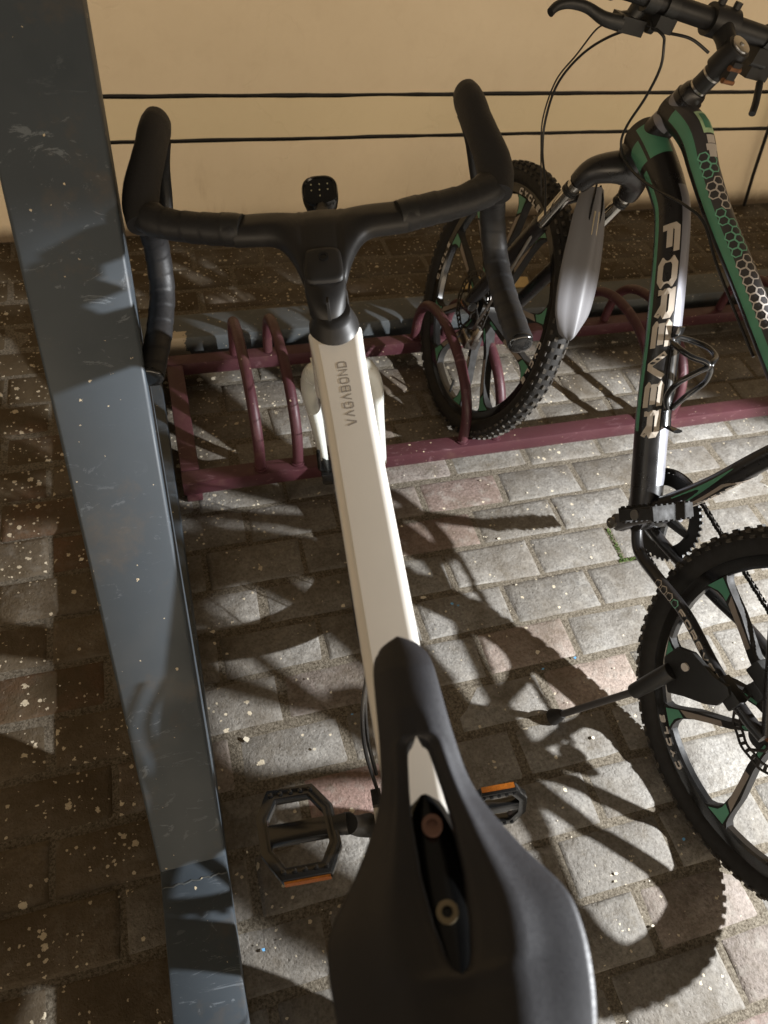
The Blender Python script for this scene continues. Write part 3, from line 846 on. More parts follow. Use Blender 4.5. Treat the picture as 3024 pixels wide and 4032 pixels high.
# rails
b = MB()
for sg in (-1, 1):
    b.tube(spline([WF(.175, .918, sg*.008), WF(.13, .905, sg*.019), WF(.06, .900, sg*.021), WF(.0, .905, sg*.021), WF(-.04, .925, sg*.03)], 5), .0035, 8)
b.build("saddle_rail", M_GLOSS, SD)
# seat clamp seen through the cut-out
b = MB(); rings = []
for i in range(25):
    f = i/24; s = lerp(.005, .1165, f); hw = .0195*max(.05, math.sin(pi*min(.999, max(.001, f)))**.30)
    tc_ = .893-.010*(f-.5)
    rings.append(sq_ring(WF, s, tc_, hw, .011, 0, 1, n=20, e=2.6))
b.loft(rings); SC = b.build("seat_clamp", M_GLOSS, WB)
b = MB(); b.tube([WF(.078, .885), WF(.105, .79)], .0135, 20); b.build("seatpost", M_MATBLK, WB)
for (s_, w_, mt) in ((.0945, .0012, M_COPPER), (.0445, .0003, M_BRASS)):
    b = MB(); c = WF(s_, .9055, w_); b.disc(c, WF.u, .0066, .005, 32, r_in=.0034)
    b.disc(c-WF.u*.0015, WF.u, .0036, .002, 6, mi=0); b.build("seat_bolt", mt, SC)
# cranks, pedals
BBs, BBt, TH = .262, .28, 1.784
b = MB(); b.disc(WF(BBs, BBt, .046), WF.r, .086, .004, 60, r_in=.066)
for i in range(40):
    a = 2*pi*i/40; rd = WF.h*cos(a)+WF.u*sin(a); tg = WF.u*cos(a)-WF.h*sin(a); b.box(WF(BBs, BBt, .046)+rd*.088, rd*.006, tg*.006, WF.r*.0025)
for i in range(4):
    a = TH+pi+.4+pi/2*i; rd = WF.h*cos(a)+WF.u*sin(a); b.tube([WF(BBs, BBt, .05), WF(BBs, BBt, .05)+rd*.07], .007, 8)
b.build("chainring", M_PLASTIC, WB)
def pedal(F, c, wd, ln, sgw, tilt, out_end, parent, mat_r=M_ORANGE, hexy=True):
    # platform cage around an axle; plane axes: e1 = axle outward, e2 = fore/aft, n = normal
    e1 = F.r*sgw; e2 = (F.h*cos(tilt)+F.u*sin(tilt)+(e1*.13 if sgw < 0 else e1*0)).normalized(); n = e1.cross(e2).normalized()
    if n.dot(F.u) < 0: n = -n
    b = MB(); th = .015
    oc = [(-.5, -.22), (-.30, -.5), (.30, -.5), (.5, -.20), (.5, .20), (.30, .5), (-.30, .5), (-.5, .22)]
    ic = [(-.355, -.18), (-.215, -.375), (.215, -.375), (.355, -.17), (.355, .17), (.215, .375), (-.215, .375), (-.355, .18)]
    def P(q, d): return c+e1*q[0]*wd+e2*q[1]*ln+n*d
    rings = []
    for i in range(8):
        rings.append([P(oc[i], -th/2), P((oc[i][0]*1.0, oc[i][1]*1.0), th/2), P(ic[i], th/2), P(ic[i], -th/2)])
    b.loft(rings, closed=True, cap=False)
    for y in (-.5, .5):
        for k_ in range(5):
            x = (k_-2)*.13; b.box(P((x, y*.86), th/2+.001), e1*.006, e2*.006, n*.004)
    b.box(P((0, 0), 0), e1*wd*.86, e2*.024, n*.014)
    ob = b.build("pedal", M_GLOSS, parent, bevel=.0018)
    for y in (-1, 1):
        b = MB(); b.box(P((0, y*.5), -.0022)+e2*y*.0008, e1*wd*.56, e2*.003, n*.0085); b.build("reflector", mat_r, ob, smooth=False)
    return ob
for sg, th_, w_, nm in ((-1, TH, .127, 'L'), (1, TH+pi, .132, 'R')):
    rd = WF.h*cos(th_)+WF.u*sin(th_); e = WF(BBs, BBt, sg*.075)+rd*.17
    b = MB(); b.tube([WF(BBs, BBt, sg*.052), WF(BBs, BBt, sg*.066)+rd*.03, WF(BBs, BBt, sg*.072)+rd*.12, e], [.017, .014, .012, .0135], 14)
    b.tube([e, e+WF.r*sg*.016], [.013, .012], 16)
    b.build("crank_arm", M_PLASTIC, WB)
    pc = WF(BBs, BBt, 0)+rd*.17+WF.r*sg*(.136 if sg < 0 else .162)
    po = pedal(WF, pc, .098, .118, sg, (-.22 if sg < 0 else 1.38), 1, WB)
    b = MB(); b.tube([e, pc-WF.r*sg*.03], [.0065, .0055], 12); b.disc(e+WF.r*sg*.014, WF.r, .0095, .006, 6); b.build("axle", M_PLASTIC, po)
# wheels
def white_wheel(F, hs, ht, name):
    b = MB(); rim_ring(b, F, hs, ht, .312, .288, .022); W = b.build("wheel", M_PLASTIC, WB)
    b = MB(); torus_tyre(b, F, hs, ht, .325, .0185, knob=False); b.build("tyre", M_RUBBER, W)
    b = MB(); b.tube([F(hs, ht, -.045), F(hs, ht, -.03), F(hs, ht, .03), F(hs, ht, .045)], [.018, .012, .012, .018], 16); b.build("hub", M_PLASTIC, W)
    for i in range(24):
        b = MB()
        a = 2*pi*i/24; sgn = 1 if i % 2 else -1; a2 = a+(.5 if (i//2) % 2 else -.5)
        b.tube([F(hs, ht, sgn*.028)+(F.h*cos(a2)+F.u*sin(a2))*.017, F(hs, ht, 0)+(F.h*cos(a)+F.u*sin(a))*.292], .0010, 5)
        b.build("spoke", M_STEEL, W)
white_wheel(FF, .885, .345, 'front'); white_wheel(WF, -.155, .345, 'rear')
b = MB(); rotor(b, FF, .885, .345, -.038, .07); b.build("brake_disc", M_CHAIN, WB)
b = MB(); b.box(FF(.845, .395, -.047), FF.r*.022, (FF.h*.4-FF.u).normalized()*.055, (FF.h+FF.u*.4).normalized()*.03); b.box(FF(.853, .372, -.053), FF.r*.014, FF.h*.02, FF.u*.016)
b.tube([FF(.83, .42, -.056), FF(.80, .46, -.056), FF(.785, .52, -.052)], .003, 8); b.build("brake_caliper", M_GLOSS, WB, bevel=.003)
# cable loop and clip at the left of the down tube
b = MB(); b.tube(spline([WF(.40, .50, -.02), WF(.36, .455, -.036), WF(.33, .40, -.040), WF(.30, .35, -.034), WF(.27, .31, -.026)], 6), .0028, 8)
b.tube(spline([WF(.41, .49, -.02), WF(.37, .45, -.031), WF(.34, .40, -.034), WF(.31, .35, -.030)], 6), .0028, 8)
b.box(WF(.285, .325, -.035), WF.r*.014, WF.h*.022, WF.u*.014); b.build("brake_cable", M_CABLE, WB)

# ================================================================== mountain bicycle
BF = Frame(.801, .244, -5, -11); GF = Frame(.688, 1.37, .3, -13.4)
MBK = empty("mountain_bicycle", (.78, .75, 0), 'black and green mountain bicycle with mag wheels standing in the maroon rack', 'bicycle')
def mag_wheel(F, hs, ht, rot, parent, label):
    b = MB(); torus_tyre(b, F, hs, ht, .3015, .0245, knob=True, mik=1)
    b_ = MB(); rim_ring(b_, F, hs, ht, .283, .258, .026, mi=0); W = b_.build("wheel", M_GLOSS, parent)
    b.build("tyre", [M_RUBBER, M_RUBDUST], W, sharp=40)
    c = F(hs, ht); P = lambda r_, a, w_: c+(F.h*cos(a)+F.u*sin(a))*r_+F.r*w_
    for k_ in range(5):
        for sd in (-1, 1):
            bs = MB(); ac = rad(rot+72*k_); a = ac+sd*rad(13); ah = ac+sd*rad(24)
            # local 2D: radial r, lateral offset y (positive away from the pair mate)
            def Q(r_, y, w_, a=a, ah=ah):
                aa = lerp(ah, a, min(1, max(0, (r_-.03)/.16))); rd = F.h*cos(aa)+F.u*sin(aa); tg = (F.u*cos(aa)-F.h*sin(aa))*sd
                return c+rd*r_+tg*y+F.r*w_
            prof = [(.028, -.007, .007, .022), (.06, -.006, .006, .014), (.12, -.0065, .0065, .010), (.19, -.008, .008, .009), (.225, -.009, .010, .009), (.240, -.010, .016, .009), (.251, -.012, .025, .009), (.2595, -.018, .038, .010)]
            rings = [[Q(r_, y0, -h_), Q(r_, y1, -h_), Q(r_, y1, h_), Q(r_, y0, h_)] for r_, y0, y1, h_ in prof]
            bs.loft(rings)
            for wsg in (-1, 1):
                f = lambda r_, y, h_=.0098: Q(r_, y, wsg*h_)
                bs.add([f(.105, -.002), f(.13, -.0048), f(.225, -.0072), f(.213, .0065), f(.13, .0048), f(.105, .002)], [(0, 1, 2, 3, 4, 5)], 1)
                bs.add([f(.2205, .0078), f(.229, -.0065), f(.2585, -.0085, .0106), f(.2585, .028, .0106), f(.243, .0125, .0106), f(.232, .0085)], [(0, 1, 2, 3, 4, 5)], 2)
                bs.add([f(.06, -.003, .0145), f(.095, -.0035, .0125), f(.085, .0035, .0128), f(.06, .003, .0145)], [(0, 1, 2, 3)], 2)
            bs.build("spoke", [M_RUBBER, M_TAUPE, M_GREEN], W, sharp=30)
    b = MB(); b.tube([F(hs, ht, -.05), F(hs, ht, -.035), F(hs, ht, -.033), F(hs, ht, .033), F(hs, ht, .035), F(hs, ht, .05)], [.012, .014, .032, .032, .014, .012], 24)
    b.build("hub", M_PLASTIC, W)
    b = MB(); b.tube([F(hs, ht, -.075), F(hs, ht, .075)], .0055, 12); b.tube([F(hs, ht, -.068), F(hs, ht, -.060)], .011, 6); b.build("axle", M_RUST, W)
    return W, P
FWl, FP = mag_wheel(GF, 0, .327, 20, MBK, 'f'); RF = Frame(.801+.016, .244, -5, -11); RWl, RP = mag_wheel(RF, -.006, .318, 27, MBK, 'r')
# rim lettering
def rim_text(P, ang, par, parent, side=-1):
    b = MB(); r0 = .2625
    q, L = letter_quads("CYCLE", .0165, .0135, .0060, .0042)
    for qd in q:
        b.add([P(r0+v_, rad(ang)+(u_-L/2)/.272, side*.0136) for u_, v_ in qd], [(0, 1, 2, 3)])
    b.build("lettering", M_WHITEDECAL, parent, smooth=False)
for a_ in (-10, 172, 85): rim_text(FP, a_, None, FWl)
for a_ in (-70, 50, 170): rim_text(RP, a_, None, RWl)
b = MB(); b.tube([FP(.262, rad(-95), 0), FP(.225, rad(-95), -.004)], .003, 8); b.build("valve", M_PLASTIC, FWl)
b = MB(); b.tube([RP(.262, rad(64), 0), RP(.222, rad(64), -.004)], .004, 8); b.build("valve", M_PLASTIC, RWl)
for (F, hs, ht) in ((GF, 0, .327), (RF, -.006, .318)):
    b = MB(); rotor(b, F, hs, ht, -.043, .080); b.build("brake_disc", M_CHAIN, MBK, sharp=40)
b = MB(); b.box(GF(-.055, .262, -.045), GF.h*.045, GF.u*.03, GF.r*.034); b.box(GF(-.082, .29, -.05), GF.h*.02, GF.u*.05, GF.r*.012); b.box(GF(-.045, .24, -.062), GF.h*.02, GF.u*.02, GF.r*.012)
b.tube([GF(-.07, .30, -.058), GF(-.09, .36, -.066), GF(-.11, .46, -.07), GF(-.13, .62, -.072)], .003, 8)
b.build("brake_caliper", M_STEEL, MBK, bevel=.003)
b = MB(); b.box(BF(.06, .385, -.045), BF.h*.05, BF.u*.03, BF.r*.034); b.box(BF(.05, .36, -.055), BF.h*.03, BF.u*.02, BF.r*.012); b.build("brake_caliper", M_PLASTIC, MBK, bevel=.003)

# frame tubes
b = MB(); UP = (BF.r, BF.u)
def z_dt(al, f):
    if f < .13: return 1 if 20 < al < 95 and .02 < f < .105 else (1 if -75 < al < 10 and .05 < f < .115 else 0)
    if -26 < al < -3 and f < .78: return 1
    if 73 < al < 136 and .20 < f < .93: return 2
    return 0
dt_s, dt_L, _ = painted_tube(b, [BF(.925, .835), BF(.872, .822), BF(.802, .794), BF(.750, .757), BF(.645, .624), BF(.551, .490), BF(.440, .350)], [.034, .034, .031, .030, .0305, .0305, .030], z_dt, (BF.r, BF.u-BF.h*.8), n=72)
def z_tt(al, f):
    if -14 < al < 26 and .05 < f < .93: return 1
    if 26 <= al < 150: return 3
    if -180 <= al < -14 and False: return 2
    return 0
tt_s, tt_L, _ = painted_tube(b, [BF(.890, .895), BF(.812, .886), BF(.748, .852), BF(.665, .813), BF(.546, .766), BF(.30, .665)], [.027, .028, .0235, .022, .0215, .020], z_tt, (BF.r, BF.u), n=72)
def z_st(al, f):
    return 0
st_s, st_L, _ = painted_tube(b, [BF(.425, .352), BF(.411, .386), BF(.366, .490), BF(.328, .602), BF(.28, .72)], [.0205, .020, .0185, .0178, .0178], z_st, (BF.r, BF.u-BF.h*.5), n=60)
def z_ht(al, f): return 4 if (-70 < al < 70 and .10 < f < .42) else 0
ht_s, ht_L, _ = painted_tube(b, [BF(.864, .925), BF(.880, .885), BF(.900, .84), BF(.920, .795)], [.0255, .0245, .0265, .0295], z_ht, (BF.r, BF.h*.9), n=48)
b.tube([BF(.421, .341, -.036), BF(.421, .341, .036)], .0215, 28)
# stays
def stay(b, pts, r_): b.tube(spline(pts, 6), r_, 20)
stay(b, [BF(.415, .325, -.022), BF(.372, .305, -.034), BF(.295, .322, -.052), BF(.214, .334, -.060), BF(.116, .322, -.063), BF(.03, .322, -.066), BF(-.012, .327, -.066)], .0107)
CS = [BF(.415, .325, -.022), BF(.372, .305, -.034), BF(.295, .322, -.052), BF(.214, .334, -.060), BF(.116, .322, -.063), BF(.03, .322, -.066), BF(-.012, .327, -.066)]
stay(b, [BF(.419, .315, .02), BF(.36, .305, .04), BF(.24, .316, .055), BF(.143, .33, .062), BF(.0, .327, .066)], .0107)
for sg in (-1, 1): stay(b, [BF(.31, .66, sg*.016), BF(.22, .58, sg*.048), BF(.10, .45, sg*.058), BF(-.01, .335, sg*.066)], .008)
b.tube([BF(.20, .558, -.05), BF(.20, .558, .05)], .006, 10)
MF = b.build("frame", [M_MBLK, M_GREEN, M_SILVERP, M_MGREY, M_SILVERP], MBK, sharp=60)

# decals on the frame
b = MB()
l0 = dt_L*.285; hgt = 50.0
q, L = letter_quads("FOREVER", .0515, .0340, .0020, .0098, slant=-.22)
for qd in q:
    b.add([dt_s(l0+u_, 5+v_/.0305*57.3*1.0) for u_, v_ in qd], [(0, 1, 2, 3)])
b.build("lettering", M_TAN, MF, smooth=False); b = MB()
q, L2 = letter_quads("FOREVER", .0165, .0095, .0035, .0026, slant=-.2)
csp = spline(CS, 8); csl = [0]
for i in range(1, len(csp)): csl.append(csl[-1]+(csp[i]-csp[i-1]).length)
def cs_map(l, v_):   # left stay, outward-up side
    i = 0
    while i < len(csl)-2 and csl[i+1] < l: i += 1
    p = csp[i].lerp(csp[i+1], (l-csl[i])/(csl[i+1]-csl[i])); t = (csp[i+1]-csp[i]).normalized()
    le = (-BF.r+t*BF.r.dot(t)).normalized(); up = t.cross(le); up = up if up.dot(BF.u) > 0 else -up
    a = v_/.0107-.18
    return p+(le*cos(a)+up*sin(a))*.0113
for qd in q: b.add([cs_map(.205+u_, v_-.001) for u_, v_ in qd], [(0, 1, 2, 3)])
b.build("lettering", M_TAN, MF, smooth=False); b = MB()
hexes(b, [(.140+.0165*i, .0035) for i in range(3)], .0075, .0016, cs_map)
b.build("hexagon_pattern", M_TAN, MF, smooth=False); b = MB()
q, L3 = letter_quads("FOREVER", .0135, .0085, .002, .0017, slant=.35)
for qd in q: b.add([st_s(.10+u_, 62+v_/.0183*57.3) for u_, v_ in qd], [(0, 1, 2, 3)])
b.build("lettering", M_TAN, MF, smooth=False)
b = MB(); hexes(b, [(.1895, .0035), (.173+.0165*2+.0*1, .0035)][:1]+[(.2000-.0*1, .0035)][:0], .0075, .0016, cs_map)
def tt_map2(l, v_): return tt_s(l, v_)
def tthex(b, ls, offs):
    # hexagon chain on top of top tube: ls list of (l along, row)
    for l, row in ls:
        R_ = .0105; cx = l; cy = row
        pts = [(cx+R_*cos(rad(60*k_)), cy+R_*sin(rad(60*k_))) for k_ in range(6)]
        for qd in ribbon(pts+[pts[0]], .0021, .004):
            b.add([tt_s(p.x, 66+offs+p.y/.0225*57.3) for p in qd], [(0, 1, 2, 3)])
d1 = .0182; hx = .01575
G1 = [(.150, -.009), (.150+hx, 0), (.150+2*hx, -.009), (.150+hx, .0182), (.150+3*hx, 0), (.150+2*hx, .0092)]
def chain(l0_, n_):
    o = []
    for i in range(n_): o.append((l0_+hx*i, .0045+(.0091 if i % 2 else 0)-.0091)); 
    for i in range(1, n_, 3): o.append((l0_+hx*i, .0045+(.0091 if i % 2 else 0)-.0091+.0182))
    return o
b.build("hexagon_pattern", M_MINT, MF, smooth=False) if b.f else None
def hexgrid(l0_, cells, mt):
    b = MB(); R_ = .0088; d_ = R_*math.sqrt(3)
    for i_, row in cells:
        cx = l0_+d_*(i_+.5*(row % 2)); cy = row*R_*1.5
        pts = [(cx+R_*.94*cos(rad(60*k_+30)), cy+R_*.94*sin(rad(60*k_+30))) for k_ in range(6)]
        for qd in ribbon(pts+[pts[0]], .0019, .004):
            b.add([tt_s(p.x, 44+p.y/.0225*57.3) for p in qd], [(0, 1, 2, 3)])
    b.build("hexagon_pattern", mt, MF, smooth=False)
hexgrid(.136, [(0, 0), (1, 0), (2, 0), (0, 1), (1, 1)], M_MINT)
hexgrid(.190, [(0, 0), (1, 0), (-1, 1), (0, 1), (1, 1), (2, 1)], M_WHITEDECAL)
hexgrid(.240, [(0, 0), (1, 0), (3, 0), (4, 0), (5, 0), (1, 1), (2, 1), (3, 1), (4, 1)], M_MINT)
hexgrid(.338, [(0, 0), (1, 0), (2, 0), (3, 0), (4, 0), (5, 0), (6, 0), (7, 0), (-1, 1), (0, 1), (1, 1), (3, 1), (4, 1), (5, 1), (6, 1)], M_WHITEDECAL)
b = MB()
def patch(b, surf, l0_, l1_, a0, a1, n=8, off=.0008):
    for i in range(n):
        for j in range(4):
            u0, u1 = i/n, (i+1)/n; v0, v1 = j/4, (j+1)/4
            b.add([surf(lerp(l0_, l1_, u), lerp(a0, a1, v), off) for u, v in ((u0, v0), (u1, v0), (u1, v1), (u0, v1))], [(0, 1, 2, 3)])
patch(b, tt_s, .060, .098, 62, 112); b.build("sticker", M_STICKER, MF, smooth=False)
b = MB(); patch(b, tt_s, .066, .091, 72, 100, off=.0012); b.build("sticker", M_GREEN, MF, smooth=False)
b = MB()
for l_, a_, wl, wa in ((.108, 86, .012, 34), (.121, 86, .010, 50), (.132, 86, .012, 36)): patch(b, tt_s, l_-wl/2-.001, l_+wl/2, a_-wa/2, a_+wa/2, 4, off=.0009)
b.build("worn_sticker", M_WHITEDECAL, MF, smooth=False)
b = MB()   # seat tube panels
for i in range(10):
    f0, f1 = i/10, (i+1)/10
    h0, h1 = lerp(62, 6, f0), lerp(62, 6, f1)
    b.add([st_s(lerp(.075, .215, f0), -20, .0009), st_s(lerp(.075, .215, f1), -20, .0009), st_s(lerp(.075, .215, f1), -20+h1, .0009), st_s(lerp(.075, .215, f0), -20+h0, .0009)], [(0, 1, 2, 3)])
b.build("green_panel", M_GREEN, MF, smooth=False)
b = MB()
for i in range(12):
    f0, f1 = i/12, (i+1)/12
    c0 = lambda f: lerp(50, 30, min(1, f*1.6)) if f < .62 else lerp(30, 110, (f-.62)/.38)
    b.add([st_s(lerp(.11, .235, f0), c0(f0)-6, .0011), st_s(lerp(.11, .235, f1), c0(f1)-6, .0011), st_s(lerp(.11, .235, f1), c0(f1)+12, .0011), st_s(lerp(.11, .235, f0), c0(f0)+12, .0011)], [(0, 1, 2, 3)])
b.build("grey_swoosh", M_TAUPE, MF, smooth=False)

# seatpost and saddle (out of frame, they cast shade)
b = MB(); b.tube([BF(.28, .72), BF(.235, .86)], .0135, 16); b.build("seatpost", M_PLASTIC, MBK)
b = MB(); rings = []
for s_, hw in ((.37, .012), (.35, .02), (.30, .024), (.24, .035), (.18, .065), (.12, .078), (.09, .06), (.085, .03)): rings.append(sq_ring(BF, s_, .89, hw, .018, 0, 1, n=20, e=2.5))
b.loft(rings); b.build("saddle", M_HOOD, MBK)
# fork
b = MB()
p = spline([GF(-.168, .722, -.062), GF(-.176, .752, -.052), GF(-.186, .770, -.030), GF(-.190, .778, 0), GF(-.186, .770, .030), GF(-.176, .752, .052), GF(-.168, .722, .062)], 6)
b.tube(p, [interp([(0, .020), (.15, .024), (.5, .030), (.85, .024), (1, .020)], i/(len(p)-1)) for i in range(len(p))], 20)
b.tube([GF(-.19, .765), GF(-.203, .812)], [.024, .028], 24)
FKM = b.build("fork_crown", M_MBLK, MBK, sharp=70)
for sg in (-1, 1):
    a0, a1, a2 = GF(-.165, .722, sg*.063), GF(-.125, .615, sg*.063), GF(-.012, .337, sg*.063)
    b = MB(); b.tube([a0, a1], .0140, 24); b.build("stanchion", M_CHROME, MBK)
    b = MB(); ax_ = (a1-a0).normalized()
    for d in (.012, .019): b.tube([a0+ax_*d, a0+ax_*(d+.005)], .0165, 24)
    b.build("rubber_ring", M_PLASTIC, MBK)
    b = MB(); b.tube([a1, a1+ax_*.012, a1+ax_*.016, a2-ax_*.03, a2], [.0175, .0185, .0175, .0165, .012], 22)
    b.tube([a2-GF.h*.02, a2+GF.h*.012-GF.u*.004], [.012, .014], 12)
    b.build("fork_leg", M_MBLK, MBK, sharp=60)
b = MB(); b.tube(spline([GF(-.12, .60, -.063), GF(-.135, .665, -.05), GF(-.14, .69, 0), GF(-.135, .665, .05), GF(-.12, .60, .063)], 6), .0085, 12); b.build("fork_arch", M_MBLK, MBK)
# fender
b = MB(); path = [(-.150, .716, .026), (-.178, .680, .038), (-.207, .642, .044), (-.238, .597, .048), (-.265, .556, .048), (-.288, .520, .043), (-.302, .495, .031), (-.311, .478, .019), (-.315, .470, .004)]
rings_t = []
pp = spline([V((a, t_, w_)) for a, t_, w_ in path], 5)
for i, q_ in enumerate(pp):
    tn = (pp[min(i+1, len(pp)-1)]-pp[max(0, i-1)]); tn.z = 0; tn.normalize(); nn = V((-tn.y, tn.x, 0))
    if nn.x > 0: nn = -nn        # outward (rearwards / up)
    row = []
    for j in range(21):
        x = -1+2*j/20; bulge = .020*(1-x*x)+.0035*math.exp(-((x)/.22)**2)-.002*math.exp(-((abs(x)-.5)/.18)**2)
        k_ = min(1, q_.z/.02)
        row.append((q_.x+nn.x*(bulge-.012)*k_, q_.y+nn.y*(bulge-.012)*k_, q_.z*x))
    rings_t.append((row, nn))
vs, fs = [], []; n = 21; N = len(rings_t)
for row, nn in rings_t:
    for r_ in row: vs.append(GF(r_[0], r_[1], r_[2]))
for row, nn in rings_t:
    for r_ in row: vs.append(GF(r_[0]-nn.x*.0018, r_[1]-nn.y*.0018, r_[2]))
M_ = N*n
for i in range(N-1):
    for j in range(n-1):
        fs.append((i*n+j, i*n+j+1, (i+1)*n+j+1, (i+1)*n+j)); fs.append((M_+i*n+j, M_+(i+1)*n+j, M_+(i+1)*n+j+1, M_+i*n+j+1))
for i in range(N-1):
    for j in (0, n-1): fs.append((i*n+j, (i+1)*n+j, M_+(i+1)*n+j, M_+i*n+j))
for j in range(n-1):
    fs.append((j, M_+j, M_+j+1, j+1)); k0 = (N-1)*n; fs.append((k0+j, k0+j+1, M_+k0+j+1, M_+k0+j))
b.add(vs, fs); FN = b.build("front_fender", M_FENDER, MBK, sharp=60)
b = MB(); b.tube(spline([GF(-.150, .722, .004), GF(-.172, .700, .012), GF(-.192, .668, .013), GF(-.205, .648, .006), GF(-.205, .648, -.004), GF(-.192, .668, -.012), GF(-.172, .700, -.012), GF(-.150, .722, -.006)], 5), .0022, 8)
b.build("fender_clip", M_GLOSS, FN)
b = MB(); b.box(GF(-.198, .668, 0), GF.r*.013, (GF.h*.6+GF.u*.8)*.045, (GF.h*.8-GF.u*.6)*.004); b.build("fender_bolt_plate", M_BRASS, FN, bevel=.001)

# headset spacers, stem, bar
sx = lambda t_: .864-(t_-.925)*.46
b = MB(); b.tube([BF(sx(.922), .922), BF(sx(.936), .936), BF(sx(.941), .941)], [.024, .0215, .018], 28); b.build("headset", M_MBLK, MBK)
b = MB(); b.tube([BF(sx(.941), .941), BF(sx(.985), .985)], .0165, 28); b.build("spacers", M_MATBLK, MBK)
b = MB()
for t_ in (.9425, .967): b.tube([BF(sx(t_), t_), BF(sx(t_+.0032), t_+.0032)], .0171, 28)
b.build("spacer_ring", M_STEEL, MBK)
BC = BF(.884, 1.030, 0); bd = (BF.r*cos(rad(10))-BF.h*sin(rad(10))).normalized()
b = MB(); s1 = BF(sx(.978), .978); s2 = BF(sx(1.018), 1.018)
b.tube([s1, s2], [.0215, .0205], 26)
b.tube([BF(.825, 1.0), BF(.855, 1.016), BC], [.0175, .0155, .0185], 22)
b.tube([BC-bd*.024, BC+bd*.024], .0235, 24)
for e in (-1, 1): b.disc(BC+bd*.015*e+BF.u*.026, BF.u, .0065, .012, 12)
b.box(BF(sx(.985)-.026, .985, 0), BF.r*.018, BF.h*.014, BF.u*.03)
ST = b.build("stem", M_MATBLK, MBK, sharp=50)
b = MB(); axs = (BF.u-BF.h*.46).normalized(); tcp = BF(sx(1.020), 1.020)
b.disc(tcp, axs, .0165, .005, 32); b.disc(tcp+axs*.003, axs, .0045, .004, 6); b.build("top_cap", M_STEEL, ST, bevel=.0015)
b = MB(); b.tube([BF(sx(.985)-.03, .99, -.012), BF(sx(.985)-.03, .99, .012)], .0042, 10); b.tube([BF(sx(.985)-.03, .972, -.012), BF(sx(.985)-.03, .972, .012)], .0042, 10); b.build("clamp_bolt", M_RUST, ST)
b = MB(); pts, rr = [], []
for w_, r_ in ((-.34, .0112), (-.17, .0112), (-.13, .0125), (-.085, .0155), (-.03, .0159), (.03, .0159), (.085, .0155), (.13, .0125), (.17, .0112), (.34, .0112)):
    pts.append(BC+bd*w_-BF.h*(max(0, abs(w_)-.13)*.12)); rr.append(r_)
b.tube(pts, rr, 24); BR = b.build("handlebar", M_MATBLK, MBK)
for sg in (-1, 1):
    b = MB(); b.tube([BC+bd*sg*.21-BF.h*.011, BC+bd*sg*.345-BF.h*.026], .016, 20); b.build("grip", M_RUBBER, BR)
# brake lever, shifter (left)
def lever(sg):
    b = MB()
    pc = BC+bd*sg*.135
    b.tube([pc-bd*.011, pc+bd*.011], .0185, 18)
    if sg < 0:
        b.tube([BF(.925, 1.02, -.13), BF(.925, .995, -.14), BF(.93, .988, -.165)], [.015, .014, .011], 12)
        b.box(BF(.920, .990, -.145), BF.h*.030, BF.u*.022, BF.r*.05)
        p = spline([BF(.912, .990, -.165), BF(.917, .989, -.195), BF(.933, .994, -.222), BF(.940, .992, -.25), BF(.938, .985, -.272), BF(.932, .976, -.284)], 5)
        b.tube(p, [interp([(0, .010), (.35, .0065), (1, .0058)], i/(len(p)-1)) for i in range(len(p))], 12, ref=tuple(BF.u), flat=1.25)
    else:
        b.box(BF(.885, .985, .12), BF.h*.045, BF.u*.03, BF.r*.05)
        b.tube(spline([BF(.86, .97, .13), BF(.84, .945, .125), BF(.825, .93, .115)], 5), .006, 10)
        b.tube(spline([BF(.88, .98, .12), BF(.95, .97, .17), BF(.97, .96, .25)], 5), .006, 10)
    b.build("brake_lever", M_PLASTIC, BR, bevel=0)
    b = MB(); q0 = BC+bd*sg*.10
    b.tube([q0-bd*.010, q0+bd*.010], .0185, 16); b.box(q0-BF.u*.024+BF.h*.008, BF.h*.042, BF.u*.022, BF.r*.036); b.tube([q0-BF.u*.034-bd*.01, q0-BF.u*.034+bd*sg*.02], .009, 12)
    b.build("shifter", M_PLASTIC, BR, bevel=0)
lever(-1); lever(1)
# cables
def cab(pts, r_=.0023):
    b = MB(); b.tube(spline([BF(*p) for p in pts], 8), r_, 10); b.build("cable", M_CABLE, MBK)
cab([(.845, .995, -.03), (.862, 1.003, -.06), (.889, .998, -.08), (.931, .986, -.1), (.972, .962, -.115), (1.025, .912, -.12), (1.059, .848, -.12), (1.063, .782, -.11), (1.044, .73, -.1), (1.007, .685, -.09), (.975, .639, -.085)])
cab([(.93, .990, -.13), (.90, .998, -.118), (.875, .996, -.108), (.871, .985, -.1), (.865, .955, -.09), (.875, .908, -.08), (.895, .854, -.07), (.899, .822, -.06), (.873, .802, -.053), (.829, .796, -.048), (.775, .801, -.045), (.712, .810, -.04), (.667, .805, -.03), (.60, .765, -.020), (.45, .705, -.018)])
cab([(.97, .975, -.14), (1.0, .955, -.135), (1.035, .905, -.125), (1.065, .85, -.122), (1.07, .782, -.112), (1.05, .73, -.10), (1.01, .66, -.085)], .0015)

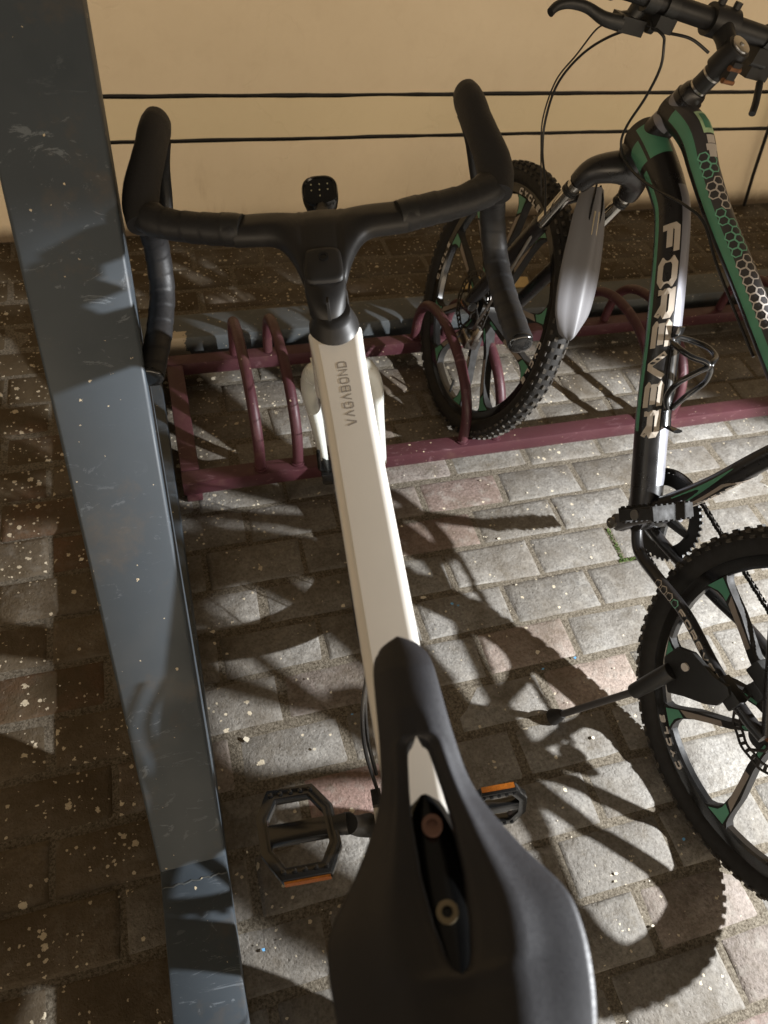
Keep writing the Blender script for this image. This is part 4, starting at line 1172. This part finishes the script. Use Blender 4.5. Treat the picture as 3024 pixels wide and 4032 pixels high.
# bottle cage on the down tube
b = MB(); dd = (BF(.551, .490)-BF(.645, .624)).normalized(); nu = (-BF.h*.82+BF.u*.57).normalized(); lf = -BF.r
def DC(l, up_, w_): return BF(.625, .597)+dd*l+nu*up_+BF.r*w_
b.tube([DC(-.03, .040, 0), DC(-.012, .033, 0), DC(.125, .033, 0), DC(.148, .036, 0), DC(.153, .062, 0)], [.009, .010, .010, .010, .012], 10, ref=tuple(nu), flat=.3)
def strap(pts, r_=.0065): b.tube(spline([DC(*p) for p in pts], 6), r_, 10, ref=tuple(dd), flat=1.0)
for sg in (-1, 1):
    strap([(-.012, .036, 0), (-.006, .046, sg*.026), (.004, .070, sg*.037), (.018, .095, sg*.030), (.026, .108, sg*.010), (.034, .110, sg*.003), (.044, .100, sg*.016), (.066, .075, sg*.033), (.092, .048, sg*.024), (.115, .036, sg*.006)], .0052)
b.build("bottle_cage", M_GLOSS, MBK)

# drivetrain
b = MB(); c = BF(.421, .341, .043)
b.disc(c, BF.r, .084, .004, 72, r_in=.060)
for i in range(44):
    a = 2*pi*i/44; rd_ = BF.h*cos(a)+BF.u*sin(a); tg = BF.u*cos(a)-BF.h*sin(a)
    b.prism([c+rd_*.082+tg*.0048, c+rd_*.0895+tg*.0016, c+rd_*.0895-tg*.0016, c+rd_*.082-tg*.0048], BF.r, .0028)
for i in range(5):
    a = .4+2*pi*i/5; rd_ = BF.h*cos(a)+BF.u*sin(a); b.tube([c, c+rd_*.066], [.012, .007], 8)
b.build("chainring", M_PLASTIC, MBK, sharp=30)
b = MB(); c2 = BF(0, .327, .043)
for r_ in (.05, .042, .034): b.disc(c2-BF.r*(.05-r_)*.5, BF.r, r_, .002, 36)
b.build("cassette", M_CHAIN, MBK)
def chain_run(p0, p1, parent):
    b = MB(); n_ = int((p1-p0).length/.0127); d = (p1-p0).normalized(); up = BF.r.cross(d)
    for i in range(n_):
        c = p0+d*.0127*(i+.5)
        for s_ in (-1, 1):
            o = .0032 if i % 2 else .0022
            for e in (-1, 1): b.disc(c+d*.0034*e+BF.r*s_*o, BF.r, .0041, .0009, 8)
            b.box(c+BF.r*s_*o, d*.009, up*.0052, BF.r*.0009)
        b.disc(c-d*.0063, BF.r, .0036, .0045, 8)
    return b
import itertools
b = chain_run(BF(.421-.02, .341+.086, .043), BF(.0, .377, .043), MBK)
b2 = chain_run(BF(.421+.02-.03, .341-.088, .043), BF(.03, .215, .043), MBK)
b3 = MB(); b3.v = b.v+b2.v; o_ = len(b.v); b3.f = b.f+[tuple(i+o_ for i in f) for f in b2.f]; b3.mi = [0]*len(b3.f)
# links wrapped round the chainring front
for i in range(24):
    a = -1.65+i*.142; c_ = BF(.421, .341, .043)+(BF.h*cos(a)+BF.u*sin(a))*.0895; tg = BF.u*cos(a)-BF.h*sin(a)
    for s_ in (-1, 1): b3.box(c_+BF.r*s_*.0028, tg*.0125, (BF.h*cos(a)+BF.u*sin(a))*.0075, BF.r*.0012)
b3.build("chain", M_CHAIN, MBK, sharp=30)
b = MB(); b.box(BF(-.01, .25, .045), BF.h*.02, BF.u*.09, BF.r*.012); b.disc(BF(-.005, .28, .043), BF.r, .022, .006, 20); b.disc(BF(.01, .225, .043), BF.r, .022, .006, 20); b.build("rear_derailleur", M_PLASTIC, MBK, bevel=.002)
# crank arms and pedals
TH2 = rad(122)
for sg, th_ in ((-1, TH2), (1, TH2+pi)):
    rd_ = BF.h*cos(th_)+BF.u*sin(th_); c0 = BF(.421, .341, sg*.078); e = BF(.421, .341, sg*.092)+rd_*.168
    b = MB(); b.tube([c0-rd_*.004, c0+rd_*.03, e-rd_*.02, e], [.0165, .0125, .0115, .0140], 16, ref=tuple(BF.r), flat=.75)
    b.tube([BF(.421, .341, sg*.05), c0], .014, 16); b.tube([e-BF.r*sg*.006, e+BF.r*sg*.008], .013, 16)
    ca = b.build("crank_arm", M_MGREY, MBK, sharp=50)
    b = MB(); b.disc(c0-rd_*.002+BF.r*sg*.013, BF.r, .0105, .006, 24, r_in=.006); b.disc(c0-rd_*.002+BF.r*sg*.012, BF.r, .006, .004, 6); b.build("crank_bolt", M_STEEL, ca)
    pc = e+BF.r*sg*.062; tl = rad(-51)
    e1 = BF.r*sg; e2 = BF.h*cos(tl)+BF.u*sin(tl); n_ = e1.cross(e2)
    b = MB(); b.box(pc, e1*.082, e2*.022, n_*.020)
    for y in (-1, 1):
        b.box(pc+e2*y*.034, e1*.088, e2*.006, n_*.024)
        for x in range(-3, 4): b.box(pc+e2*y*.034+e1*x*.012, e1*.005, e2*.0062, n_*.029)
    for x in (-1, 1): b.box(pc+e1*x*.042, e1*.006, e2*.068, n_*.018)
    po = b.build("pedal", M_RUBBER, MBK, bevel=.0015)
    b = MB(); b.tube([e, e+BF.r*sg*.02], .0065, 12); b.disc(pc+BF.r*sg*.044, BF.r, .0085, .006, 20); b.build("axle", M_STEEL, po)
# kickstand, deployed on the left
b = MB()
plate = [(.062, .335), (.075, .342), (.100, .330), (.150, .322), (.175, .300), (.178, .262), (.150, .235), (.128, .222), (.105, .250), (.075, .280), (.062, .300)]
b.prism([BF(s_, t_, -.082) for s_, t_ in plate], BF.r, .010)
b.box(BF(.07, .325, -.072), BF.h*.05, BF.u*.03, BF.r*.02)
k0, k1, k2 = BF(.150, .262, -.090), BF(.160, .175, -.112), V((.632, .444, .016))
b.tube([k0, k0.lerp(k1, .5), k1], [.0155, .0150, .0135], 16)
KS = b.build("kickstand", M_PLASTIC, MBK, bevel=.003)
b = MB(); b.tube([k1, k2], .0068, 14); b.build("kickstand_rod", M_MGREY, KS)
b = MB(); dr = (k2-k1).normalized(); b.tube([k2-dr*.022, k2-dr*.012, k2+dr*.008], [.0085, .0125, .0165], 18); b.build("rubber_foot", M_RUBBER, KS)
b = MB(); b.disc(BF(.140, .292, -.0885), BF.r, .0072, .004, 24); b.build("rivet", M_WHITEDECAL, KS)

# small things by the wall
b = MB(); b.prism([V((.925, 1.865, .006)), V((1.165, 1.845, .006)), V((1.178, 1.902, .006)), V((.985, 1.928, .006))], (0, 0, 1), .006)
tag(b.build("board_scrap", M_YELLOW, smooth=False), 'flat pale yellow board scrap on the dirty paving behind the mag wheel', 'board scrap')
b = MB(); b.tube([V((2.283, 2.262, .008)), V((2.25, 2.262, .14)), V((2.19, 2.26, .42)), V((2.12, 2.262, .80))], .0065, 10)
tag(b.build("thin_rod", M_CABLE), 'thin black rod leaning against the beige wall', 'rod')
